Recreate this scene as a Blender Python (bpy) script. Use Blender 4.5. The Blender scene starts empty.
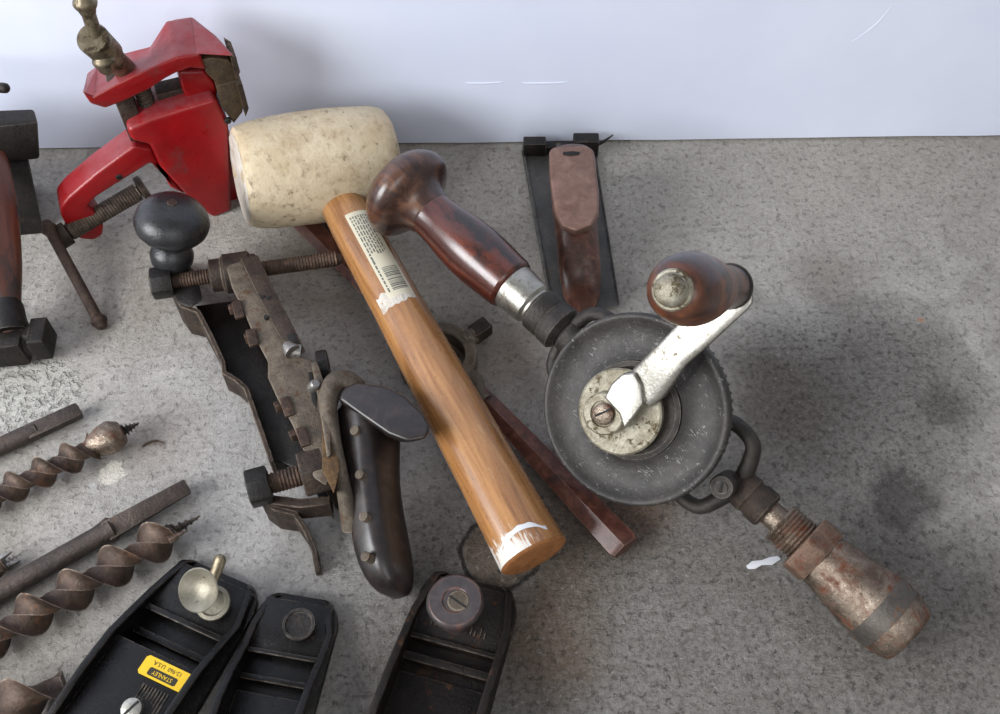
import bpy, bmesh, math, random
from mathutils import Vector as V, Matrix, noise
random.seed(4)
S = 0.01                      # everything below is in centimetres
R = math.radians
PI = math.pi
sc = bpy.context.scene
COL = sc.collection

# ------------------------------------------------------------------ camera model (used to measure the photograph)
H, F, PIT = 47.5, 1000.0, R(55)
CP, SP = math.cos(PIT), math.sin(PIT)
CAM = V((0, 0, H))
def ray(px, py):
    a = (px - 500) / F; b = (py - 357) / F
    return V((a, CP - b * SP, -SP - b * CP))
def P(px, py, z=0.0):
    d = ray(px, py); return CAM + d * ((H - z) / -d.z)
def PP(px, py, o, n):
    d = ray(px, py); return CAM + d * ((V(o) - CAM).dot(n) / d.dot(n))
def depth(p):
    return p[1] * CP - (p[2] - H) * SP
def Q(p):
    dep = depth(p); up = p[1] * SP + (p[2] - H) * CP
    return 500 + F * p[0] / dep, 357 - F * up / dep
def rad(p, wpx):
    return wpx * 0.5 * depth(p) / F

# ------------------------------------------------------------------ materials
def lin(c):
    return tuple(((x / 255) / 12.92 if x / 255 <= .04045 else ((x / 255 + .055) / 1.055) ** 2.4) for x in c) + (1,)
class NT:
    def __init__(s, name):
        m = bpy.data.materials.new(name); m.use_nodes = True
        s.m = m; s.t = m.node_tree; s.n = s.t.nodes; s.l = s.t.links
        s.b = s.n['Principled BSDF']
        tc = s.n.new('ShaderNodeTexCoord'); s.tc = tc
        s.cm = s.map(tc.outputs['Object'], (100, 100, 100))
    def map(s, v, sca, loc=(0, 0, 0)):
        m = s.n.new('ShaderNodeMapping'); m.inputs['Scale'].default_value = sca; m.inputs['Location'].default_value = loc
        s.l.new(v, m.inputs['Vector']); return m.outputs[0]
    def noise(s, v, scale, detail=6, rough=.6, dist=0):
        n = s.n.new('ShaderNodeTexNoise'); n.inputs['Scale'].default_value = scale; n.inputs['Detail'].default_value = detail
        n.inputs['Roughness'].default_value = rough; n.inputs['Distortion'].default_value = dist
        s.l.new(v, n.inputs['Vector']); return n.outputs['Fac']
    def ramp(s, f, stops):
        r = s.n.new('ShaderNodeValToRGB'); e = r.color_ramp.elements
        while len(e) < len(stops): e.new(.5)
        for k, (p, c) in enumerate(stops):
            e[k].position = p; e[k].color = c if len(c) == 4 else tuple(c) + (1,)
        s.l.new(f, r.inputs[0]); return r.outputs[0]
    def step(s, f, a, b):
        m = s.n.new('ShaderNodeMapRange'); m.inputs['From Min'].default_value = a; m.inputs['From Max'].default_value = b
        s.l.new(f, m.inputs['Value']); return m.outputs[0]
    def mix(s, f, a, b, mode='MIX'):
        m = s.n.new('ShaderNodeMix'); m.data_type = 'RGBA'; m.blend_type = mode
        for i, v in ((0, f), (6, a), (7, b)):
            if isinstance(v, (int, float, tuple)): m.inputs[i].default_value = v
            else: s.l.new(v, m.inputs[i])
        return m.outputs[2]
    def math(s, op, a, b=0.0):
        m = s.n.new('ShaderNodeMath'); m.operation = op
        for i, v in ((0, a), (1, b)):
            if isinstance(v, (int, float)): m.inputs[i].default_value = v
            else: s.l.new(v, m.inputs[i])
        return m.outputs[0]
    def bump(s, h, strength, dist=.0005, prev=None):
        b = s.n.new('ShaderNodeBump'); b.inputs['Strength'].default_value = strength; b.inputs['Distance'].default_value = dist
        s.l.new(h, b.inputs['Height'])
        if prev: s.l.new(prev, b.inputs['Normal'])
        return b.outputs[0]
    def edge(s, col, c, er=.08, k=.9):
        bv = s.n.new('ShaderNodeBevel'); bv.samples = 4; bv.inputs['Radius'].default_value = er * .01
        ge = s.n.new('ShaderNodeNewGeometry')
        d = s.n.new('ShaderNodeVectorMath'); d.operation = 'DOT_PRODUCT'; s.l.new(bv.outputs[0], d.inputs[0]); s.l.new(ge.outputs['Normal'], d.inputs[1])
        m = s.step(d.outputs['Value'], .985, .93)
        m = s.math('MULTIPLY', m, s.step(s.noise(s.cm, 2.2, 6, .7), .38, .56))
        return s.mix(s.math('MULTIPLY', m, k), col, lin(c))
    def out(s, col=None, rough=None, metal=None, normal=None):
        for k, v in (('Base Color', col), ('Roughness', rough), ('Metallic', metal), ('Normal', normal)):
            if v is None: continue
            if isinstance(v, (int, float, tuple)): s.b.inputs[k].default_value = v
            else: s.l.new(v, s.b.inputs[k])
        return s.m
MATS = {}
def wear(name, c1, c2, c3=None, amt=.58, metal=0., rough=.5, scale=.8, stretch=(1, 1, 1), bump=.3, rough3=None, metal3=None, sharp=.08, s3=None, bs=6, edge=None, er=.08, grime=.45):
    """Two mottled colours, with a third in worn, rusted or dusty patches (amt = threshold)."""
    t = NT(name)
    v = t.map(t.cm, stretch)
    a = t.noise(v, scale, 8, .65, .4)
    col = t.ramp(a, [(.35, lin(c1)), (.65, lin(c2))])
    rr = t.step(t.noise(v, scale * 3), .3, .7)
    ro = t.math('ADD', t.math('MULTIPLY', rr, .18), rough - .09)
    me = metal
    if c3:
        b = t.step(t.noise(t.map(t.cm, stretch, (7, 3, 1)), s3 or scale * 1.3, 10, .72, .2), amt, amt + sharp)
        col = t.mix(b, col, lin(c3))
        ro = t.math('ADD', ro, t.math('MULTIPLY', b, (rough3 if rough3 is not None else rough) - rough))
        if metal3 is not None:
            me = t.math('ADD', metal, t.math('MULTIPLY', b, metal3 - metal))
    # fine dirt mottling, and rubbed edges
    g = t.step(t.noise(t.map(t.cm, stretch, (2, 11, 5)), max(scale * 5, 4), 6, .8), .38, .62)
    col = t.mix(t.math('MULTIPLY', t.math('SUBTRACT', 1.0, g), grime), col, t.mix(1., col, (.42, .38, .34, 1), 'MULTIPLY'))
    if edge:
        col = t.edge(col, edge, er)
    nr = t.bump(t.noise(v, bs, 6, .75), min(1., bump * 1.8), .0007)
    nr = t.bump(t.noise(v, bs * .25, 4, .6), bump * .6, .0012, nr)
    MATS[name] = t.out(col, ro, me, nr); return t.m
def wood(name, c1, c2, c3, rough=.35, grain=3.0, worn=None, amt=.6, coat=0., edge=None, extra=None):
    t = NT(name)
    v = t.map(t.cm, (1, 1, .07))
    a = t.noise(v, grain, 6, .6, .6)
    fine = t.noise(t.map(t.cm, (6, 6, .25)), 1.6, 4, .6)
    col = t.ramp(a, [(.3, lin(c1)), (.5, lin(c2)), (.7, lin(c3))])
    col = t.mix(t.math('MULTIPLY', t.step(fine, .55, .7), .35), col, lin(c1))
    ro = rough
    if worn:
        b = t.step(t.noise(t.map(t.cm, (1, 1, .45), (3, 9, 2)), .55, 9, .65, .3), amt, amt + .12)
        col = t.mix(b, col, lin(worn))
    spots = t.step(t.noise(t.map(t.cm, (1, 1, .6), (5, 5, 5)), 3.5, 5, .7), .60, .68)
    col = t.mix(t.math('MULTIPLY', spots, .5), col, t.mix(1., col, (.35, .32, .3, 1), 'MULTIPLY'))
    if edge: col = t.edge(col, edge, .09)
    if extra: col = extra(t, col)
    ro = t.math('ADD', t.math('MULTIPLY', t.noise(t.cm, 1.2), .25), rough - .12)
    t.b.inputs['Coat Weight'].default_value = coat; t.b.inputs['Coat Roughness'].default_value = .25
    MATS[name] = t.out(col, ro, 0., t.bump(fine, .25, .0003)); return t.m
def plain(name, c, rough=.5, metal=0.):
    t = NT(name); MATS[name] = t.out(lin(c), rough, metal); return t.m

wear('red_paint', (128, 6, 12), (150, 10, 17), (88, 42, 40), .56, 0, .34, .45, bump=.12, rough3=.7, sharp=.2, edge=(120, 84, 76), grime=.18)
wear('rusty_jaw', (66, 54, 42), (98, 82, 62), (44, 36, 28), .55, .4, .6, 1.2, bump=.5, edge=(126, 108, 84))
wear('brown_iron', (42, 34, 29), (74, 61, 52), (100, 76, 54), .60, .4, .58, 1.0, bump=.6, rough3=.8, metal3=.1, edge=(140, 124, 108))
wear('rust_iron', (50, 38, 32), (80, 62, 52), (112, 76, 52), .60, .4, .58, 1.2, bump=.7, rough3=.85, metal3=.1, edge=(128, 104, 84))
wear('dark_iron', (20, 18, 17), (40, 36, 33), (70, 58, 48), .60, .4, .45, .7, bump=.35, rough3=.7, edge=(112, 106, 98))
wear('dusty_iron', (78, 70, 60), (118, 106, 92), (84, 60, 40), .55, .2, .7, .9, bump=.6, rough3=.9, metal3=.05, edge=(164, 152, 134))
wear('rust_orange', (76, 58, 38), (112, 84, 50), (56, 46, 38), .55, .1, .85, 2.0, bump=.8)
wear('black_japan', (9, 8, 8), (18, 16, 15), (50, 38, 30), .62, .05, .30, .5, bump=.2, rough3=.65, edge=(112, 100, 88), er=.1)
wear('black_rusty', (17, 13, 11), (34, 27, 23), (92, 60, 36), .58, .2, .48, .8, bump=.5, rough3=.85, edge=(122, 108, 96), er=.1)
wear('brass_screw', (108, 98, 80), (140, 130, 110), (70, 58, 44), .52, .75, .42, 1.5, bump=.08, rough3=.7)
wear('nickel', (150, 148, 140), (178, 176, 168), (112, 102, 86), .58, .9, .33, 1.2, bump=.14, rough3=.6, grime=.2)
wear('nickel_dull', (132, 128, 114), (156, 151, 136), (96, 88, 72), .6, .8, .5, 1.6, bump=.12, rough3=.6, grime=.2)
wear('nickel_spotted', (128, 120, 100), (180, 176, 160), (92, 80, 56), .54, .55, .46, 1.3, bump=.4, rough3=.75, metal3=.3, sharp=.05)
wear('gear_iron', (46, 44, 43), (66, 63, 60), (116, 116, 116), .70, .25, .5, .5, bump=.25, rough3=.6, s3=1.6, sharp=.04, edge=(128, 124, 118), grime=.3)
wear('gear_frame', (42, 39, 36), (66, 61, 56), (90, 72, 56), .62, .35, .5, .9, bump=.4, rough3=.8, edge=(128, 120, 110))
wear('chuck_steel', (158, 146, 132), (98, 80, 68), (100, 56, 34), .50, .85, .27, .8, bump=.35, rough3=.8, metal3=.2, sharp=.12)
wear('nut_rust', (92, 72, 60), (128, 102, 86), (104, 62, 42), .55, .4, .5, 1.2, bump=.5, edge=(170, 150, 130))
wear('chuck_band', (92, 88, 84), (110, 104, 98), (110, 76, 50), .56, .7, .42, .9, bump=.3, rough3=.8, metal3=.2)
wear('mallet_rubber', (196, 178, 146), (214, 200, 172), (156, 128, 90), .50, 0, .55, .28, bump=.3, sharp=.3, bs=3, grime=.10)
wear('hatch_iron', (22, 19, 17), (44, 38, 34), (78, 64, 52), .6, .35, .55, .7, bump=.4, edge=(96, 88, 80))
wear('black_knob', (28, 29, 31), (46, 47, 49), (26, 26, 28), .54, 0, .30, .6, bump=.15, sharp=.2, grime=.3)
wear('auger_steel', (62, 50, 43), (104, 86, 74), (124, 84, 58), .56, .5, .42, .8, bump=.4, rough3=.75, metal3=.2, sharp=.15, edge=(172, 156, 142))
wear('shank_steel', (60, 53, 49), (86, 76, 70), (100, 80, 64), .6, .5, .48, .9, bump=.4, rough3=.8, edge=(130, 118, 106))
wear('bright_steel', (140, 138, 134), (166, 164, 160), (110, 96, 82), .62, .8, .36, 1.2, bump=.2)
wear('blade_steel', (60, 60, 58), (86, 84, 80), (72, 60, 50), .58, .35, .45, .5, bump=.3, edge=(120, 116, 110))
wood('mallet_end_wood', (120, 74, 38), (148, 96, 52), (162, 110, 66), .6, 2.2)
wood('drill_wood', (34, 18, 18), (70, 31, 22), (104, 46, 28), .24, .8, (24, 18, 19), .45, .5, edge=(150, 104, 66))
wood('drill_knob_wood', (38, 25, 22), (62, 40, 33), (104, 70, 50), .30, 1.0, (28, 22, 24), .54, .4)
wood('crank_wood', (44, 26, 20), (86, 46, 26), (148, 90, 48), .36, .7, (34, 24, 24), .48, .3)
wood('tote_wood', (20, 17, 17), (32, 26, 25), (52, 42, 38), .38, 1.6, (74, 50, 42), .62, .3, edge=(160, 88, 66))
wood('facet_wood', (98, 72, 60), (114, 86, 74), (130, 102, 90), .5, 1.2, (92, 60, 48), .6, edge=(160, 134, 122))
wood('scraper_wood', (54, 34, 28), (82, 50, 40), (112, 74, 60), .38, 1.8, (132, 104, 92), .60, .3, edge=(146, 112, 96))
wood('stock_wood', (62, 36, 30), (86, 50, 40), (112, 74, 60), .36, 1.8, (52, 36, 32), .56, .3, edge=(140, 104, 88))
wood('hammer_wood', (48, 24, 16), (82, 40, 24), (110, 58, 36), .42, 1.0, (38, 28, 26), .50, .2)
wood('plane_knob_wood', (42, 37, 37), (58, 51, 50), (74, 66, 65), .4, 1.2, (104, 60, 46), .60, .25, edge=(132, 84, 66))
wear('white_flaky', (196, 190, 178), (222, 216, 206), (150, 122, 88), .56, 0, .55, 1.4, stretch=(1, 1, .4), bump=.6, grime=.3)
for k_ in ('black_japan', 'black_rusty'):
    MATS[k_].node_tree.nodes['Principled BSDF'].inputs['Specular IOR Level'].default_value = .32
def dust(name, c, k=.6, lo=.75, hi=.97):
    m = MATS[name]; nt = m.node_tree; bs_ = nt.nodes['Principled BSDF']; src = bs_.inputs['Base Color'].links[0].from_socket
    t = NT.__new__(NT); t.m = m; t.t = nt; t.n = nt.nodes; t.l = nt.links; t.b = bs_
    tc_ = nt.nodes.new('ShaderNodeTexCoord'); sep = nt.nodes.new('ShaderNodeSeparateXYZ'); nt.links.new(tc_.outputs['Normal'], sep.inputs[0])
    cm = t.map(tc_.outputs['Object'], (100, 100, 100))
    f = t.math('MULTIPLY', t.step(sep.outputs[2], lo, hi), t.step(t.noise(cm, .9, 7, .7), .32, .6))
    t.l.new(t.mix(t.math('MULTIPLY', f, k), src, lin(c)), bs_.inputs['Base Color'])
dust('red_paint', (136, 76, 80), .75)
plain('label_paper', (204, 198, 176), .45); plain('print_grey', (96, 98, 92), .6)
plain('sticker_yellow', (222, 182, 26), .4); plain('sticker_black', (42, 38, 20), .5)
plain('paper_white', (206, 208, 212), .7); plain('groove_dark', (22, 20, 19), .8)

def scratches(name, c, width=.012, scale=1.1, cover=(.52, .58), k=.8):
    m = MATS[name]; nt = m.node_tree; bs_ = nt.nodes['Principled BSDF']; src = bs_.inputs['Base Color'].links[0].from_socket
    t = NT.__new__(NT); t.m = m; t.t = nt; t.n = nt.nodes; t.l = nt.links; t.b = bs_
    tc_ = nt.nodes.new('ShaderNodeTexCoord'); cm = t.map(tc_.outputs['Object'], (100, 100, 100))
    a = t.math('ABSOLUTE', t.math('SUBTRACT', t.noise(t.map(cm, (1, 2.2, .9), (3, 3, 3)), scale, 3, .5, 1.2), .5))
    ln = t.math('MULTIPLY', t.step(a, width, width * .3), t.step(t.noise(cm, 1.6, 5, .7), *cover))
    col = t.mix(t.math('MULTIPLY', ln, k), src, lin(c)); t.l.new(col, bs_.inputs['Base Color'])
scratches('gear_iron', (170, 170, 168), .010, 1.3, (.53, .58), .7)
scratches('mallet_rubber', (70, 62, 54), .06, .45, (.56, .64), .6)
scratches('mallet_rubber', (120, 96, 66), .12, .22, (.48, .66), .4)
scratches('scraper_wood', (52, 32, 26), .02, 1.2, (.5, .6), .6)
# concrete
def concrete():
    t = NT('concrete_floor')
    w = t.cm
    big = t.noise(w, .045, 6, .6, .6)
    mid = t.noise(w, .35, 8, .7, .5)
    fine = t.noise(w, 3.0, 8, .8)
    grit = t.noise(w, 8.0, 4, .7)
    col = t.ramp(mid, [(.28, lin((152, 148, 141))), (.72, lin((197, 193, 186)))])
    col = t.mix(t.math('MULTIPLY', t.step(big, .45, .62), .5), col, lin((135, 125, 115)))
    sepw = t.n.new('ShaderNodeSeparateXYZ'); t.l.new(w, sepw.inputs[0])
    def blob(c, r, soft, wob=1.6, ns=.25, sx=1., sy=1., rot=0.):
        """mask of an irregular patch around a floor point"""
        d = t.n.new('ShaderNodeMapping'); d.vector_type = 'TEXTURE'
        d.inputs['Location'].default_value = (c[0], c[1], 0); d.inputs['Scale'].default_value = (sx, sy, 1)
        d.inputs['Rotation'].default_value = (0, 0, rot)
        t.l.new(w, d.inputs['Vector'])
        ln = t.n.new('ShaderNodeVectorMath'); ln.operation = 'LENGTH'; t.l.new(d.outputs[0], ln.inputs[0])
        nz = t.math('MULTIPLY', t.math('SUBTRACT', t.noise(w, ns, 7, .7, .4), .5), wob * 2)
        return t.step(t.math('ADD', ln.outputs['Value'], nz), r + soft, r - soft)
    def f(px, py): return P(px, py, 0)
    def stain_and_shade(px, py, r, soft, c, k, **kw):  # mixes stains, and some painted shade, into the floor colour
        nonlocal col
        col = t.mix(t.math('MULTIPLY', blob(f(px, py), r, soft, **kw), k), col, lin(c))
    # rougher, darker open-grain area at right and below
    rough = blob(f(700, 640), 13, 2.5, 3.5, .16, 1.35, .75)
    rough2 = blob(f(860, 400), 5.2, 1.6, 3.2, .2, 1.3, 1.25)
    rmask = t.math('MAXIMUM', rough, rough2)
    col = t.mix(t.math('MULTIPLY', rmask, .30), col, lin((123, 118, 113)))
    stain_and_shade(830, 275, 2.0, .8, (119, 110, 100), .55, wob=2)
    stain_and_shade(900, 500, 1.8, .5, (95, 89, 86), .8, wob=2.0, ns=.5)
    stain_and_shade(940, 405, 1.2, .4, (115, 110, 104), .7, wob=1.6, ns=.6)
    stain_and_shade(800, 330, 2.2, .4, (185, 183, 178), .6, wob=1.4)
    stain_and_shade(780, 400, 3.4, 2.0, (110, 95, 81), .55, wob=2)  # real stain, with the drill wheel's soft shadow painted in
    stain_and_shade(870, 600, 3.2, 2.4, (104, 95, 85), .45, wob=2)  # soft darker patch around the chuck
    stain_and_shade(560, 520, 3.6, 1.8, (115, 89, 62), .6, wob=2.4)
    stain_and_shade(545, 640, 2.6, 1.4, (123, 95, 65), .6, wob=2.4)
    stain_and_shade(640, 510, 1.8, 1.0, (131, 92, 57), .6, wob=1.6)
    stain_and_shade(500, 360, 2.4, 1.4, (135, 104, 77), .5, wob=1.6)
    stain_and_shade(330, 300, 5.0, 3.0, (123, 108, 89), .45, wob=2.6)  # cast shadow of the combination plane, painted into the floor colour
    stain_and_shade(400, 660, 2.4, 1.6, (119, 104, 87), .5, wob=2)
    stain_and_shade(160, 440, 2.2, 1.5, (146, 125, 102), .45, wob=1.6)
    stain_and_shade(150, 310, 3.0, 2.0, (135, 123, 108), .4, wob=1.8)
    stain_and_shade(470, 290, 7.0, 4.0, (131, 123, 110), .5, wob=3)  # wide soft darker patch below the drill grip
    stain_and_shade(700, 170, 8.0, 4.0, (173, 168, 158), .5, wob=3, sx=2)
    stain_and_shade(300, 460, 10.0, 5.0, (168, 168, 170), .45, wob=3)  # broad soft bluish grey tint on the left floor
    # pitted pale patch, bottom left
    pit = blob(f(28, 395), 2.3, .12, .9, .4, 1.3, 1.15)
    pits = t.step(t.noise(w, 2.2, 3, .6), .50, .60)
    pcol = t.mix(t.math('MULTIPLY', pits, .6), lin((204, 204, 196)), lin((119, 115, 108)))
    col = t.mix(t.math('MULTIPLY', pit, .5), col, pcol)
    # white splash
    sp = blob(f(112, 474), .66, .06, .7, 2.6)
    col = t.mix(sp, col, lin((204, 204, 204)))
    sp2 = blob(f(92, 486), .2, .08, .3, 3.)
    col = t.mix(t.math('MULTIPLY', sp2, .7), col, lin((204, 204, 204)))
    leaf = blob(f(921, 320), .22, .04, .12, 3)
    col = t.mix(t.math('MULTIPLY', leaf, .5), col, lin((204, 140, 89)))
    # chipped ring near the mallet end
    r1 = blob(f(500, 552), 2.1, .06, .35, .6); r2 = blob(f(500, 552), 1.86, .06, .35, .6)
    ring = t.math('SUBTRACT', r1, r2)
    col = t.mix(t.math('MULTIPLY', r2, .7), col, lin((123, 102, 80)))
    col = t.mix(t.math('MULTIPLY', ring, .95), col, lin((54, 47, 39)))
    # hairline cracks
    vor = t.n.new('ShaderNodeTexVoronoi'); vor.feature = 'DISTANCE_TO_EDGE'; vor.inputs['Scale'].default_value = .045
    wv = t.n.new('ShaderNodeVectorMath'); wv.operation = 'ADD'; t.l.new(w, wv.inputs[0])
    nn = t.n.new('ShaderNodeTexNoise'); nn.inputs['Scale'].default_value = .2; nn.inputs['Detail'].default_value = 6; t.l.new(w, nn.inputs['Vector'])
    sv = t.n.new('ShaderNodeVectorMath'); sv.operation = 'SCALE'; sv.inputs['Scale'].default_value = 7; t.l.new(nn.outputs['Color'], sv.inputs[0]); t.l.new(sv.outputs[0], wv.inputs[1])
    t.l.new(wv.outputs[0], vor.inputs['Vector'])
    crack = t.math('MULTIPLY', t.step(vor.outputs['Distance'], .006, .001), t.step(t.noise(w, .12), .5, .6))
    col = t.mix(t.math('MULTIPLY', crack, .5), col, lin((104, 100, 92)))
    # speckle
    col = t.mix(t.math('MULTIPLY', t.math('SUBTRACT', 1.0, t.step(fine, .42, .54)), t.math('ADD', .42, t.math('MULTIPLY', rmask, .35))), col, t.mix(1., col, (.46, .44, .41, 1), 'MULTIPLY'))
    sp3 = t.step(t.noise(w, 5.0, 2, .5), .73, .77)
    col = t.mix(t.math('MULTIPLY', sp3, .5), col, lin((204, 204, 204)))
    dk = t.step(t.noise(t.map(w, (1, 1, 1), (13, 4, 0)), 2.6, 2, .5), .745, .78)
    col = t.mix(t.math('MULTIPLY', dk, .6), col, lin((77, 72, 66)))
    lt = t.step(t.noise(t.map(w, (1, 1, 1), (3, 14, 0)), 3.6, 5, .8), .56, .64)
    col = t.mix(t.math('MULTIPLY', lt, t.math('ADD', .18, t.math('MULTIPLY', rmask, .22))), col, lin((188, 185, 180)))
    pt = t.step(t.noise(t.map(w, (1, 1, 1), (31, 5, 0)), 2.3, 4, .75), .575, .63)
    col = t.mix(t.math('MULTIPLY', pt, t.math('ADD', .22, t.math('MULTIPLY', rmask, .38))), col, lin((74, 69, 62)))
    gl = t.step(t.noise(t.map(w, (1, 1, 1), (8, 51, 0)), 2.8, 4, .75), .60, .66)
    col = t.mix(t.math('MULTIPLY', gl, t.math('ADD', .16, t.math('MULTIPLY', rmask, .3))), col, lin((206, 202, 194)))
    col = t.mix(t.math('MULTIPLY', sp, .8), col, lin((216, 210, 196)))
    # relief
    n1 = t.bump(mid, .35, .004)
    gritamt = t.math('ADD', t.math('MULTIPLY', rmask, .8), .25)
    hh = t.math('ADD', t.math('MULTIPLY', t.math('MULTIPLY', t.noise(w, 2.6, 8, .8), gritamt), 1.0), t.math('MULTIPLY', t.math('MULTIPLY', grit, gritamt), .25))
    hh = t.math('SUBTRACT', hh, t.math('MULTIPLY', t.math('MULTIPLY', pits, pit), .25))
    hh = t.math('SUBTRACT', hh, t.math('MULTIPLY', ring, .8))
    hh = t.math('SUBTRACT', hh, t.math('MULTIPLY', t.math('MULTIPLY', pt, gritamt), .4))
    n2 = t.bump(hh, 1., .006, n1)
    ro = t.math('ADD', t.math('MULTIPLY', fine, .2), .62)
    MATS['concrete'] = t.out(col, ro, 0., n2)
concrete()
t = NT('white_board')
bn = t.noise(t.cm, .06, 4)
MATS['white_board'] = t.out(t.ramp(bn, [(.3, lin((208, 215, 234))), (.7, lin((220, 226, 242)))]), .55, 0., t.bump(t.noise(t.cm, .12, 3), .12, .004))

# ------------------------------------------------------------------ mesh building (local centimetres)
def frame(p0, p1, up=(0, 0, 1)):
    """4x4 with origin p0, z along p0->p1, x as near as possible to up"""
    z = (V(p1) - V(p0)).normalized(); x = V(up) - z * V(up).dot(z); x.normalize(); y = z.cross(x)
    m = Matrix((x, y, z)).transposed().to_4x4(); m.translation = V(p0); return m
def T(x, y, z): return Matrix.Translation((x, y, z))
def RX(a): return Matrix.Rotation(R(a), 4, 'X')
def RY(a): return Matrix.Rotation(R(a), 4, 'Y')
def RZ(a): return Matrix.Rotation(R(a), 4, 'Z')

class Thing:
    def __init__(s, name, label, cat, M=None, group=None, kind=None):
        s.M = M if M is not None else Matrix.Identity(4)
        s.Mi = s.M.inverted()
        o = bpy.data.objects.new(name, None); COL.objects.link(o); s.o = o
        o.empty_display_size = .02
        m = s.M.copy(); m.translation = s.M.translation * S
        o.matrix_world = m
        o['label'] = label; o['category'] = cat
        if group: o['group'] = group
        if kind: o['kind'] = kind
    def L(s, p): return s.Mi @ V(p)              # world point -> local
    def D(s, d): return s.Mi.to_3x3() @ V(d)
    def P(s, px, py, z=0): return s.Mi @ P(px, py, z)
    def h(s, px, py, h, ax=0):
        """photo point on the local plane x=h (or axis ax)"""
        n = s.M.to_3x3().col[ax]; o = s.M.translation + n * h
        return s.Mi @ PP(px, py, o, n)
    def LM(s, M): return s.Mi @ M

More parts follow.
